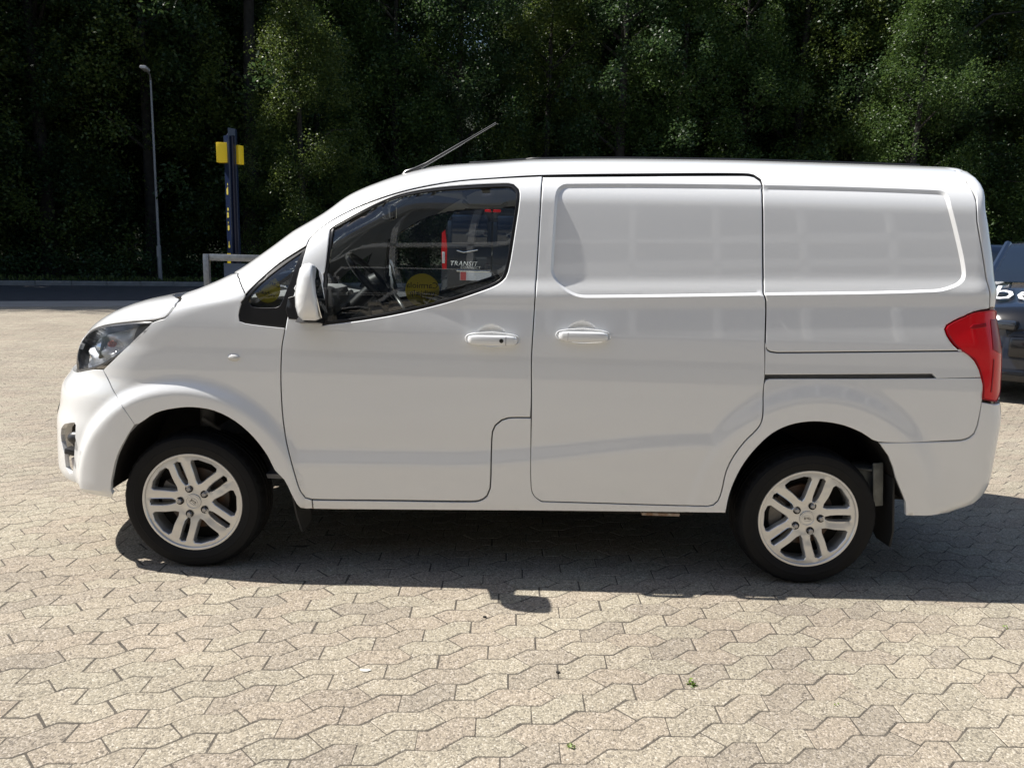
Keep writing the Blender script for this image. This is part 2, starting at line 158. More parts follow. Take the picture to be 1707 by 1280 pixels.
'side_sill':[[0.5358,0.335],[0.5707,0.3356],[0.6056,0.3362],[0.6404,0.3368],[0.6753,0.3374],[0.7102,0.338],[0.745,0.3386],[0.7799,0.3392],[0.8147,0.3398],[0.8496,0.3404],[0.8844,0.341],[0.919,0.3415],[0.9536,0.3419],[0.9882,0.3423],[1.0227,0.3426],[1.0573,0.343],[1.0918,0.3434],[1.1264,0.3439],[1.161,0.3445],[1.1955,0.3453],[1.2301,0.3462],[1.2521,0.3476],[1.2735,0.3528],[1.2909,0.3624],[1.3052,0.3765],[1.3182,0.4129],[1.3199,0.447],[1.3205,0.4808],[1.3204,0.5145],[1.3201,0.5461],[1.3201,0.5771],[1.3203,0.6064],[1.3208,0.6364],[1.3229,0.666],[1.3337,0.6934],[1.3603,0.7174],[1.3899,0.7284],[1.4212,0.7306],[1.4526,0.7312],[1.4839,0.7318],[1.4848,0.6983],[1.4855,0.6645],[1.4863,0.6306],[1.4872,0.5969],[1.4881,0.5651],[1.4889,0.53],[1.4898,0.4929],[1.4915,0.4557],[1.4949,0.4184],[1.5002,0.3981],[1.5106,0.3802],[1.5262,0.3674],[1.5436,0.3568],[1.5737,0.3566],[1.6037,0.3564],[1.6338,0.3562],[1.6639,0.3561],[1.694,0.356],[1.7303,0.3558],[1.7666,0.3556],[1.8029,0.3554],[1.8392,0.3552],[1.8755,0.355],[1.9118,0.3548],[1.9481,0.3545],[1.9844,0.3544],[2.0208,0.3542],[2.0571,0.3541],[2.0934,0.3541],[2.1297,0.3541],[2.166,0.3542],[2.2014,0.3558],[2.2371,0.3571],[2.2733,0.3574],[2.2989,0.3643],[2.3171,0.3844],[2.3245,0.4056],[2.329,0.4281],[2.3329,0.4598],[2.3357,0.4914],[2.3407,0.5224],[2.3515,0.5571],[2.3661,0.5901],[2.3788,0.6136],[2.3928,0.6363],[2.4077,0.658],[2.423,0.6766],[2.4393,0.6943],[2.4545,0.7129],[2.464,0.7284],[2.4707,0.7454],[2.4741,0.7636],[2.475,0.7822],[2.4746,0.81],[2.4738,0.8375],[2.4732,0.8611],[2.4719,0.8851],[2.4715,0.9093],[2.4779,0.925],[2.4927,0.9306],[2.5281,0.932],[2.5635,0.9333],[2.5988,0.9345],[2.6342,0.9356],[2.6696,0.9366],[2.705,0.9376],[2.7404,0.9385],[2.7758,0.9395],[2.8111,0.9404],[2.8465,0.9414],[2.8819,0.9425],[2.9172,0.9436],[2.9509,0.9448],[2.9846,0.9459],[3.0182,0.9471],[3.0519,0.9483],[3.0855,0.9495],[3.1192,0.9507],[3.1528,0.9519],[3.1864,0.9532],[3.2201,0.9544],[3.2537,0.9556],[3.2873,0.9568],[3.321,0.9581],[3.366,0.9593],[3.423,0.9604],[3.4403,0.9312],[3.4443,0.9006],[3.4434,0.87],[3.4391,0.8588],[3.4324,0.8331],[3.4264,0.8073],[3.4199,0.7816],[3.4132,0.7498],[3.4001,0.7199],[3.3777,0.7047],[3.3568,0.6944],[3.3382,0.6887],[3.3184,0.6866],[3.2854,0.6841],[3.2523,0.6814],[3.2193,0.6785],[3.1846,0.6765],[3.1479,0.6758],[3.112,0.6752],[3.0784,0.6738],[3.0452,0.673],[3.012,0.6731],[2.9786,0.6742],[2.952,0.6824],[2.9266,0.6982],[2.901,0.713],[2.8764,0.7235],[2.8515,0.7331],[2.8264,0.741],[2.7996,0.7473],[2.7726,0.7519],[2.7456,0.755],[2.7191,0.7565],[2.6926,0.7563],[2.6665,0.7543],[2.6401,0.7505],[2.6141,0.7449],[2.589,0.7369],[2.5652,0.7268],[2.5426,0.7145],[2.5213,0.6999],[2.5007,0.6819],[2.4817,0.6618],[2.4639,0.6405],[2.4463,0.6174],[2.4299,0.5931],[2.4149,0.5677],[2.4024,0.5429],[2.3913,0.5171],[2.3815,0.4906],[2.3735,0.4656],[2.3667,0.4399],[2.3614,0.4137],[2.3576,0.3861],[2.3553,0.3584],[2.3533,0.3307],[2.3168,0.3301],[2.2803,0.3295],[2.2438,0.329],[2.2076,0.3279],[2.1722,0.3253],[2.1356,0.3248],[2.0989,0.3243],[2.0623,0.3237],[2.0257,0.3233],[1.9891,0.3228],[1.9524,0.3223],[1.9158,0.3218],[1.8792,0.3213],[1.8425,0.3209],[1.8059,0.3204],[1.7693,0.3199],[1.7326,0.3194],[1.696,0.319],[1.6631,0.3185],[1.6301,0.318],[1.5972,0.3175],[1.5643,0.317],[1.5314,0.3164],[1.4985,0.3158],[1.4656,0.3152],[1.4326,0.3146],[1.3997,0.314],[1.363,0.3133],[1.3263,0.3126],[1.2897,0.3119],[1.2529,0.3111],[1.2162,0.3103],[1.1795,0.3095],[1.1428,0.3086],[1.106,0.3078],[1.0693,0.307],[1.0325,0.3061],[0.9957,0.3053],[0.9589,0.3045],[0.9221,0.3036],[0.8853,0.3028],[0.8485,0.302],[0.8117,0.3012],[0.7748,0.3004],[0.738,0.2996],[0.7044,0.2989],[0.6707,0.2983],[0.6371,0.2978],[0.6035,0.2973],[0.5699,0.2969],[0.5362,0.2963],[0.5365,0.3164]],
'sliding_door':[[1.5058,1.7757],[1.5036,1.7399],[1.5018,1.7058],[1.5003,1.6725],[1.4991,1.6397],[1.4979,1.6069],[1.4967,1.57],[1.4957,1.533],[1.4946,1.4963],[1.4936,1.4621],[1.4926,1.428],[1.4915,1.3938],[1.4904,1.361],[1.4893,1.3281],[1.488,1.2947],[1.4868,1.2612],[1.4857,1.229],[1.4848,1.1967],[1.4837,1.1639],[1.4827,1.1343],[1.4816,1.1046],[1.4805,1.0748],[1.4797,1.0449],[1.479,1.0148],[1.4788,0.9847],[1.4792,0.953],[1.4802,0.9211],[1.4814,0.889],[1.4827,0.8568],[1.4838,0.8244],[1.4846,0.7929],[1.4853,0.7613],[1.4858,0.7295],[1.4863,0.6964],[1.4866,0.6631],[1.487,0.6296],[1.4875,0.5965],[1.4881,0.5651],[1.4888,0.53],[1.4897,0.4929],[1.4915,0.4557],[1.4949,0.4184],[1.5002,0.398],[1.5106,0.3802],[1.5261,0.368],[1.5435,0.3582],[1.5736,0.3581],[1.6037,0.3579],[1.6337,0.3578],[1.6638,0.3577],[1.6939,0.3576],[1.7302,0.3575],[1.7665,0.3573],[1.8028,0.3571],[1.8391,0.3568],[1.8754,0.3566],[1.9117,0.3563],[1.948,0.3561],[1.9843,0.3559],[2.0206,0.3557],[2.057,0.3556],[2.0933,0.3555],[2.1296,0.3555],[2.1659,0.3556],[2.2013,0.3571],[2.2369,0.3584],[2.2731,0.3588],[2.2969,0.3662],[2.3154,0.3857],[2.3227,0.407],[2.3271,0.4295],[2.331,0.4611],[2.334,0.4928],[2.339,0.5237],[2.3497,0.5586],[2.3642,0.5916],[2.3769,0.6152],[2.391,0.6378],[2.406,0.6595],[2.4213,0.6782],[2.4374,0.6959],[2.4525,0.7144],[2.4625,0.73],[2.4693,0.7472],[2.4719,0.7694],[2.4723,0.7915],[2.4722,0.8202],[2.4715,0.8489],[2.4706,0.8781],[2.4717,0.9097],[2.4725,0.9411],[2.4709,0.971],[2.4689,1.0008],[2.4666,1.0305],[2.4645,1.06],[2.4629,1.0894],[2.4622,1.124],[2.4621,1.1584],[2.462,1.1928],[2.4613,1.2271],[2.4581,1.2606],[2.4486,1.2868],[2.4495,1.3204],[2.4494,1.3535],[2.4479,1.386],[2.4465,1.4185],[2.4451,1.4511],[2.4439,1.4836],[2.4428,1.5166],[2.4416,1.55],[2.4404,1.5834],[2.4392,1.6168],[2.438,1.6503],[2.4376,1.6856],[2.4393,1.7218],[2.4396,1.7505],[2.4355,1.7685],[2.4152,1.7873],[2.3952,1.7924],[2.3733,1.7933],[2.3368,1.7924],[2.3004,1.7915],[2.264,1.7906],[2.2277,1.7897],[2.1914,1.7888],[2.1551,1.7878],[2.1188,1.7869],[2.0826,1.7859],[2.0463,1.785],[2.0101,1.784],[1.9739,1.783],[1.9378,1.7821],[1.9017,1.7812],[1.8656,1.7804],[1.8295,1.7796],[1.7935,1.779],[1.7575,1.7783],[1.7215,1.7778],[1.6855,1.7773],[1.6496,1.7768],[1.6136,1.7764],[1.5777,1.7761],[1.5417,1.7759]],
'pillar_edge':[[-0.6096,1.3147],[-0.5627,1.3788],[-0.4774,1.4404],[-0.4974,1.5191],[-0.2918,1.6381],[-0.3004,1.7329],[-0.3661,1.7827],[-0.307,1.8224],[-0.2386,1.8554]],
'body_side_low':[[0.1654,1.2281],[0.1482,1.2473],[0.1325,1.2665],[0.1219,1.2852],[0.1161,1.3048],[0.1151,1.3242],[0.1201,1.3432],[0.1315,1.3613],[0.1524,1.3813],[0.1772,1.4002],[0.2039,1.4187],[0.231,1.4374],[0.1974,1.4598],[0.1858,1.4764],[0.186,1.4915],[0.1877,1.5066],[0.1861,1.5261],[0.1858,1.545],[0.194,1.5622],[0.2153,1.5812],[0.2445,1.5993],[0.2824,1.6163],[0.3266,1.6322],[0.3759,1.6475],[0.427,1.6617],[0.4775,1.6752],[0.5274,1.688],[0.5749,1.6997],[0.6221,1.7106],[0.6707,1.7205],[0.722,1.7294],[0.7782,1.7378],[0.8367,1.7456],[0.8983,1.7526],[0.9633,1.7588],[1.032,1.7643],[1.1047,1.7688],[1.1816,1.7724],[1.2311,1.775],[1.2636,1.7769],[1.2962,1.7783],[1.3311,1.7797],[1.366,1.7809],[1.4009,1.782],[1.4358,1.783],[1.4708,1.784],[1.5059,1.785],[1.5419,1.7859],[1.5779,1.7867],[1.614,1.7875],[1.6501,1.7882],[1.6861,1.7889],[1.7222,1.7896],[1.7584,1.7903],[1.7945,1.791],[1.8306,1.7917],[1.8668,1.7924],[1.903,1.7932],[1.9393,1.7941],[1.9756,1.795],[2.0119,1.796],[2.0451,1.7969],[2.0782,1.7979],[2.1114,1.7988],[2.1446,1.7997],[2.1779,1.8006],[2.2111,1.8014],[2.2444,1.8022],[2.2776,1.8029],[2.3109,1.8035],[2.3441,1.804],[2.3773,1.8043],[2.3992,1.8033],[2.419,1.7982],[2.4403,1.777],[2.4412,1.7506],[2.4407,1.7218],[2.439,1.6856],[2.4394,1.6503],[2.4406,1.6168],[2.4418,1.5834],[2.443,1.55],[2.4441,1.5166],[2.4453,1.4836],[2.4466,1.4511],[2.4479,1.4186],[2.4494,1.386],[2.4509,1.3535],[2.451,1.3204],[2.4501,1.2869],[2.4596,1.2607],[2.4628,1.2271],[2.4635,1.1928],[2.4636,1.1584],[2.4637,1.124],[2.4645,1.0895],[2.4666,1.0676],[2.4739,1.0552],[2.487,1.0479],[2.5152,1.0446],[2.5496,1.0457],[2.584,1.0469],[2.6185,1.048],[2.6529,1.0492],[2.6873,1.0504],[2.7217,1.0516],[2.7561,1.0529],[2.7905,1.0541],[2.8249,1.0554],[2.8593,1.0567],[2.8937,1.058],[2.9281,1.0593],[2.9625,1.0606],[2.9969,1.0619],[3.0313,1.0632],[3.0657,1.0646],[3.1001,1.0659],[3.1345,1.0672],[3.1689,1.0685],[3.2033,1.0698],[3.2377,1.0711],[3.2721,1.0724],[3.3065,1.0736]],
'gate_gap':[[3.3884,1.8579],[3.3526,1.8302],[3.3356,1.7898],[3.3456,1.615],[3.4311,1.4064],[3.5018,1.2516]],
'tail_left':[[3.5021,1.2499],[3.4303,1.245],[3.3729,1.2378],[3.3197,1.2254],[3.2831,1.2105],[3.2546,1.196],[3.2277,1.179],[3.2194,1.1616],[3.2292,1.1361],[3.244,1.1142],[3.2615,1.0943],[3.2836,1.0764],[3.3075,1.0603],[3.3287,1.0488],[3.3599,1.0355],[3.3839,1.0152],[3.4022,0.9923],[3.4228,0.9623],[3.438,0.9312],[3.4425,0.9],[3.4412,0.8687]],
'tail_right':[[3.4414,0.8648],[3.5519,0.8516],[3.6071,0.9304],[3.6746,1.0302],[3.6601,1.1322],[3.6536,1.1919],[3.6404,1.2416],[3.5639,1.2505]],
'rail_cover':[[2.465,1.0877],[2.4667,1.0651],[2.4741,1.0516],[2.4873,1.0444],[2.5154,1.0411],[2.5498,1.0422],[2.5843,1.0433],[2.6187,1.0445],[2.6531,1.0457],[2.6875,1.0469],[2.722,1.0481],[2.7564,1.0493],[2.7908,1.0506],[2.8252,1.0519],[2.8596,1.0531],[2.894,1.0544],[2.9284,1.0558],[2.9628,1.0571],[2.9972,1.0584],[3.0316,1.0597],[3.066,1.061],[3.1004,1.0623],[3.1348,1.0637],[3.1692,1.065],[3.2035,1.0663],[3.2379,1.0676],[3.2723,1.0688],[3.3067,1.0701],[3.329,1.0526],[3.3622,1.0335],[3.3853,1.013],[3.4045,0.9908],[3.4208,0.9634],[3.3681,0.9619],[3.3247,0.9603],[3.2936,0.9587],[3.2625,0.957],[3.2314,0.9554],[3.2002,0.9538],[3.1817,0.9728],[3.1463,0.9716],[3.1108,0.9704],[3.0753,0.9692],[3.0399,0.9681],[3.0044,0.9669],[2.9689,0.9657],[2.9334,0.9646],[2.898,0.9634],[2.8625,0.9622],[2.827,0.961],[2.7915,0.9599],[2.756,0.9587],[2.7205,0.9575],[2.685,0.9563],[2.6495,0.9552],[2.614,0.954],[2.5785,0.9528],[2.5429,0.9516],[2.5074,0.9505],[2.4719,0.9493],[2.4699,0.9842],[2.4681,1.0188],[2.4664,1.0534]],
'rear_bumper':[[2.9805,0.6698],[3.0134,0.6714],[3.0464,0.6731],[3.0793,0.6747],[3.1128,0.6759],[3.1487,0.6759],[3.1854,0.6757],[3.2201,0.6765],[3.2531,0.6784],[3.2861,0.6804],[3.319,0.6825],[3.3401,0.6847],[3.36,0.6904],[3.3841,0.701],[3.4072,0.7168],[3.4205,0.7472],[3.4266,0.7796],[3.432,0.8053],[3.4367,0.8312],[3.4418,0.857],[3.4911,0.8524],[3.5514,0.8464]],
'rear_bumper_low':[[3.647,0.4311],[3.5157,0.3714],[3.4775,0.3427],[3.1468,0.3392],[3.1351,0.401],[3.0763,0.5107],[3.0569,0.5608],[3.0299,0.6108],[2.9959,0.6514]],
'fender':[[-0.4391,0.8822],[-0.4009,0.9079],[-0.3661,0.933],[-0.3336,0.9577],[-0.3044,0.982],[-0.2772,1.0058],[-0.2465,1.0297],[-0.2184,1.053],[-0.1939,1.0759],[-0.1716,1.0983],[-0.1455,1.1068],[-0.1081,1.1158],[-0.1008,1.1299],[-0.1061,1.1461],[-0.1272,1.1676],[-0.1934,1.1885],[-0.2493,1.1964]],
'fender_low':[[0.1791,1.2222],[0.2154,1.2053],[0.2467,1.1879],[0.2399,1.1639],[0.2359,1.1394],[0.2402,1.1152],[0.2636,1.1063],[0.2927,1.1024],[0.3219,1.0995],[0.3512,1.0969],[0.3781,1.0947],[0.405,1.0927],[0.4319,1.0908],[0.4319,1.0853],[0.4253,1.0511],[0.4191,1.0167],[0.4163,0.9861],[0.4146,0.9554],[0.4134,0.9288],[0.4123,0.9021],[0.4115,0.8753],[0.4112,0.8501],[0.4113,0.8249],[0.4116,0.7996],[0.4121,0.7654],[0.4133,0.7311],[0.4154,0.6951],[0.4183,0.6591],[0.4215,0.6348],[0.4256,0.6112],[0.4308,0.5878],[0.4392,0.5544],[0.4478,0.5207],[0.4563,0.4865],[0.4649,0.4518],[0.4709,0.4265],[0.4774,0.4009],[0.4852,0.3756],[0.502,0.3452],[0.5319,0.336],[0.5314,0.2977],[0.5043,0.2953],[0.4829,0.3059],[0.4688,0.3252],[0.4576,0.3478],[0.4453,0.3756],[0.4342,0.4045],[0.4208,0.4323],[0.4015,0.4538],[0.3819,0.4751],[0.3679,0.5063],[0.3545,0.5377],[0.3371,0.5667],[0.3184,0.5946],[0.2978,0.6207],[0.2741,0.6464],[0.2487,0.6701],[0.2214,0.6913],[0.1937,0.7085],[0.1645,0.723],[0.1339,0.7345],[0.1048,0.7415],[0.0749,0.7453],[0.0446,0.747],[0.018,0.7466],[-0.0088,0.7441],[-0.0355,0.7399],[-0.063,0.7344],[-0.0904,0.7273],[-0.117,0.7174],[-0.1421,0.7028],[-0.166,0.6854],[-0.1907,0.6691],[-0.2119,0.6645],[-0.2308,0.6914],[-0.2498,0.7181],[-0.2706,0.7436],[-0.3067,0.7652]],
'pillar_foot':[[-0.2771,1.3082],[-0.1003,1.2874],[0.0073,1.266],[0.0926,1.2458],[0.1686,1.2256]],
'bonnet_edge':[[-0.8363,0.9402],[-0.837,0.966],[-0.8852,0.9864],[-0.826,1.0114],[-0.7281,1.0351],[-0.6332,1.0554],[-0.5549,1.0695],[-0.4933,1.0781],[-0.4371,1.0843],[-0.3868,1.0892],[-0.333,1.0938],[-0.2832,1.0975],[-0.2367,1.1008],[-0.1928,1.1042],[-0.1517,1.1104],[-0.1161,1.1191],[-0.1112,1.1333],[-0.1176,1.1493],[-0.1437,1.1709],[-0.223,1.1914],[-0.2868,1.1993]],
'headlight':[[-0.7293,0.8484],[-0.764,0.8649],[-0.7962,0.8818],[-0.8285,0.9114],[-0.877,0.939],[-0.8781,0.9625],[-0.8563,0.9862],[-0.8057,1.0105],[-0.7177,1.0337],[-0.6248,1.0536],[-0.5483,1.0673],[-0.4882,1.076],[-0.4335,1.0823],[-0.3841,1.0872],[-0.3311,1.0922],[-0.282,1.0961],[-0.2356,1.0994],[-0.1913,1.1022],[-0.1735,1.1012],[-0.1705,1.0839],[-0.1725,1.0674],[-0.1862,1.0492],[-0.206,1.0328],[-0.2308,1.0159],[-0.2581,0.9997],[-0.2823,0.984],[-0.3108,0.967],[-0.3417,0.9498],[-0.3752,0.9328],[-0.4117,0.9162],[-0.4628,0.8975],[-0.5243,0.8807],[-0.5956,0.8672],[-0.6912,0.8525]],
'bumper_top':[[-0.7331,0.8455],[-0.6894,0.8499],[-0.5962,0.8661],[-0.5239,0.8781],[-0.48,0.8814],[-0.44,0.8826],[-0.4109,0.8524],[-0.3763,0.8228],[-0.3423,0.7931],[-0.3073,0.7649],[-0.2724,0.7427],[-0.2514,0.7173],[-0.2317,0.6911],[-0.2125,0.6645]],
'bumper_arch':[[-0.2125,0.6645],[-0.2345,0.6349],[-0.256,0.6047],[-0.2747,0.5765],[-0.2928,0.5477],[-0.309,0.518],[-0.3212,0.4896],[-0.3313,0.4606],[-0.3406,0.4312],[-0.3501,0.3974],[-0.3558,0.3639],[-0.3513,0.3514]],
'bumper_low':[[-0.3854,0.3394],[-0.5096,0.3416],[-0.5556,0.3515],[-0.6541,0.3515]],
'fog':[[-0.7571,0.5858],[-0.7081,0.614],[-0.6366,0.63],[-0.6029,0.6348],[-0.5894,0.626],[-0.5896,0.5936],[-0.597,0.56],[-0.6033,0.5284],[-0.6095,0.4967],[-0.6164,0.4646],[-0.6247,0.4322],[-0.6382,0.4007],[-0.668,0.3914],[-0.7119,0.4132],[-0.718,0.4439],[-0.7207,0.4755],[-0.7426,0.5007],[-0.7655,0.5258],[-0.7701,0.5545]],
'hand1':[[1.3114,1.0689]],
'hand2':[[1.6936,1.0944]],
'repeater':[[0.2166,0.9601]],
'ant':[[-0.1803,1.8355]],
'arch_f':[[-0.3563,0.3613],[-0.349,0.3956],[-0.3406,0.4312],[-0.3314,0.4606],[-0.3212,0.4896],[-0.309,0.518],[-0.2933,0.548],[-0.2758,0.5771],[-0.256,0.6047],[-0.2361,0.628],[-0.2141,0.6495],[-0.1907,0.6691],[-0.1672,0.6874],[-0.1427,0.7038],[-0.117,0.7174],[-0.0904,0.7273],[-0.063,0.7344],[-0.0355,0.7399],[-0.0088,0.7441],[0.018,0.7466],[0.0446,0.747],[0.0749,0.7453],[0.1048,0.7415],[0.1339,0.7345],[0.1645,0.723],[0.1937,0.7085],[0.2214,0.6913],[0.2487,0.6701],[0.2741,0.6464],[0.2978,0.6207],[0.3184,0.5946],[0.3371,0.5667],[0.3545,0.5377],[0.3679,0.5063],[0.3819,0.4751],[0.4015,0.4538],[0.4208,0.4323],[0.4345,0.4047],[0.4461,0.3761],[0.4576,0.3478]],
'arch_r':[[2.3533,0.3307],[2.3553,0.3584],[2.3576,0.3861],[2.3614,0.4137],[2.3667,0.4399],[2.3735,0.4656],[2.3815,0.4906],[2.3913,0.5171],[2.4024,0.5429],[2.4149,0.5677],[2.4299,0.5931],[2.4463,0.6174],[2.4639,0.6405],[2.4817,0.6618],[2.5007,0.6819],[2.5213,0.6999],[2.5426,0.7145],[2.5652,0.7268],[2.589,0.7369],[2.6141,0.7449],[2.6401,0.7505],[2.6665,0.7543],[2.6926,0.7563],[2.7191,0.7565],[2.7456,0.755],[2.7726,0.7519],[2.7996,0.7473],[2.8264,0.741],[2.8516,0.7333],[2.8766,0.7239],[2.901,0.713],[2.9276,0.6997],[2.9535,0.6848],[2.9782,0.6675],[3.0057,0.6411],[3.0299,0.6108],[3.0447,0.5866],[3.0569,0.5608],[3.0664,0.5358],[3.0763,0.5107],[3.0902,0.4832],[3.105,0.4559],[3.1201,0.4286],[3.1351,0.401]],
}
# ---------------------------------------------------------------- van body surface
YC=0.83                       # centre line of the van
ZK=np.array([.26,.29,.33,.42,.55,.75,.92,1.05,1.2,1.3,1.5,1.66,1.72])
YK=np.array([.035,.012,.000,-.008,-.017,-.028,-.031,-.026,-.006,.012,.044,.070,.082])
def spline(xk,yk):
    xk=np.asarray(xk,float);yk=np.asarray(yk,float)
    h=np.diff(xk);d=np.diff(yk)/h
    m=np.zeros(len(xk));m[0]=d[0];m[-1]=d[-1]
    for i in range(1,len(xk)-1):
        m[i]=0 if d[i-1]*d[i]<=0 else 2*d[i-1]*d[i]/(d[i-1]+d[i])
    def f(x):
        x=np.clip(x,xk[0],xk[-1]);i=np.clip(np.searchsorted(xk,x)-1,0,len(xk)-2)
        t=(x-xk[i])/h[i]
        return ((2*t**3-3*t**2+1)*yk[i]+(t**3-2*t**2+t)*h[i]*m[i]+(-2*t**3+3*t**2)*yk[i+1]+(t**3-t**2)*h[i]*m[i+1])
    return f
_yb=spline(ZK,YK)
ZS=1.66;ZT=1.90
def yb(z):
    t=np.clip((z-ZS)/(ZT-ZS),0,.999)
    return np.where(z<ZS,_yb(z),.070+.06*t+.46*(1-np.sqrt(1-t**2.4)))
FZ=[.26,.30,.36,.44,.52,.60,.68,.76,.84,.92,.98,1.04,1.09,1.13,1.17,1.22,1.30,1.40,1.50,1.60,1.70,1.80,1.90]
FX=[-.6182,-.6323,-.8715,-.8691,-.8649,-.8595,-.8379,-.8249,-.7701,-.7333,-.6986,-.6323,-.5501,-.4656,-.3496,-.13,.0557,.2025,.3359,.474,.5891,.7591,.9591]
RZ=[.26,.33,.40,.50,.62,.75,.90,1.05,1.20,1.40,1.60,1.70,1.80,1.90]
RX=[3.4956,3.4709,3.5945,3.6287,3.63,3.6317,3.6025,3.5903,3.56,3.525,3.468,3.44,3.445,3.465]
TX=[-.9,.5,.9,1.2,1.5,2.,2.5,3.,3.5,3.8]
TZ=[1.84,1.84,1.8349,1.8457,1.8692,1.8845,1.8896,1.8884,1.8844,1.8804]
AFK=([.26,.85,1.0,1.12,1.25,1.9],[.62,.66,.62,.5,.5,.5])
NFK=([.26,.85,1.0,1.12,1.25,1.9],[2.3,2.3,2.4,2.8,3.2,3.2])
S0,S1=-1.6,5.0
NS=420
class Body:
    def __init__(b,FX=FX,RX=RX,TZ=TZ):
        b.zg=np.linspace(.26,1.9,165)
        fx=spline(FZ,FX);rx=spline(RZ,RX);b.tz=spline(TX,TZ);b.fx=fx;b.rx=rx
        af=np.interp(b.zg,*AFK);nf=np.interp(b.zg,*NFK)
        b.xa=fx(b.zg)+af; ar=np.interp(b.zg,[1.2,1.75],[.26,.085]);nr=3.4; b.xb=rx(b.zg)-ar
        b.sf=np.linspace(0,1,200)
        b.F=[];b.R=[]
        for i,z in enumerate(b.zg):
            y0=float(yb(z))
            for (A,n,x0,sg,out) in ((af[i],nf[i],b.xa[i],-1,b.F),(ar[i],nr,b.xb[i],1,b.R)):
                ph=np.linspace(0,np.pi/2,1500)
                x=x0+sg*A*np.sin(ph)**(2/n); y=y0+(YC-y0)*(1-np.cos(ph)**(2/n))
                L=np.r_[0,np.cumsum(np.hypot(np.diff(x),np.diff(y)))]
                q=b.sf*L[-1]
                out.append((np.interp(q,L,x),np.interp(q,L,y)))
        b.F=np.array(b.F);b.R=np.array(b.R)    # (nz,2,200)
    def base(b,s,zn):
        s=np.asarray(s,float);zn=np.asarray(zn,float)
        fz=np.clip((zn-.26)/(1.64)*164,0,163.999);i=fz.astype(int);t=fz-i
        xa=b.xa[i]*(1-t)+b.xa[i+1]*t; xb=b.xb[i]*(1-t)+b.xb[i+1]*t
        y0=yb(zn)
        x=s.copy();y=y0.copy()
        def tab(T,f):
            f=np.clip(f,0,1)*199;j=np.clip(f.astype(int),0,198);u=f-j
            g=lambda ii,jj:T[ii,:,jj]
            a=g(i,j)*((1-t)*(1-u))[...,None]+g(i+1,j)*(t*(1-u))[...,None]+g(i,j+1)*((1-t)*u)[...,None]+g(i+1,j+1)*(t*u)[...,None]
            return a
        m=s<xa
        a=tab(b.F,(xa-s)/(xa-S0)); x=np.where(m,a[...,0],x);y=np.where(m,a[...,1],y)
        m=s>xb
        a=tab(b.R,(s-xb)/(S1-xb)); x=np.where(m,a[...,0],x);y=np.where(m,a[...,1],y)
        z=np.where(zn>1.5,1.5+(zn-1.5)*(b.tz(x)-1.5)/.4,zn)
        return np.stack([x,y,z],-1)
    def P(b,s,zn,off=0.,disp=True):
        s=np.asarray(s,float);zn=np.asarray(zn,float)
        p=b.base(s,zn)
        e=2e-3
        ds=b.base(s+e,zn)-b.base(s-e,zn); dz=b.base(s,np.clip(zn+e,.26,1.9))-b.base(s,np.clip(zn-e,.26,1.9))
        n=np.cross(ds,dz); n/=np.linalg.norm(n,axis=-1,keepdims=True)+1e-12   # ds=+x,dz=+z -> n = x × z = -y  (outward)
        d=np.full(s.shape,off,float)
        if disp: d=d+disp_fn(p[...,0],p[...,2],p[...,1])
        return p+n*d[...,None]
def sst(a,b,x):
    t=np.clip((x-a)/(b-a),0,1);return t*t*(3-2*t)
WCF=(0.0,.305);WCR=(2.725,.305)
RECESS=[]                    # filled with (polygon array in x,z ; depth ; soft)
def polydist(P,x,z):
    d=np.full(x.shape,1e9);inside=np.zeros(x.shape,bool)
    n=len(P)
    for i in range(n):
        a=P[i];c=P[(i+1)%n];ab=c-a
        t=np.clip(((x-a[0])*ab[0]+(z-a[1])*ab[1])/(ab@ab+1e-12),0,1)
        d=np.minimum(d,np.hypot(x-a[0]-t*ab[0],z-a[1]-t*ab[1]))
        c1=(a[1]>z)!=(c[1]>z)
        xi=ab[0]*(z-a[1])/(ab[1] if ab[1]!=0 else 1e-12)+a[0]
        inside^=c1&(x<xi)
    return np.where(inside,-d,d)
def disp_fn(x,z,y):
    rk=.0156*x
    rf=np.hypot(x-WCF[0]+.01,(z-WCF[1]-.02)*1.0); rr=np.hypot(x-WCR[0],z-WCR[1]-.03)
    f=.030*(1-sst(.475,.545,rf))
    r=.016*(1-sst(.50,.60,rr))
    rk=rk+.10*sst(1.1,2.3,x)
    low=.015*np.clip((.556+rk-z)/.062,0,1)*sst(-.2,.3,x)*(1-.3*sst(1.2,2.2,x))*(1-sst(2.9,3.2,x))
    w=.009*(1-sst(.0,.07,np.abs(z-(1.215+.03*x))))*sst(.3,.8,x)      # soft waist ridge
    d=np.maximum(np.maximum(f,low),r)+w
    for (Pg,dep,soft) in RECESS:
        q=polydist(Pg,x,z); d=d-dep*np.clip(-q/soft,0,1)
    # side features die away round the corners
    return np.where(y>.30,0,d*(1-sst(.10,.30,y)))
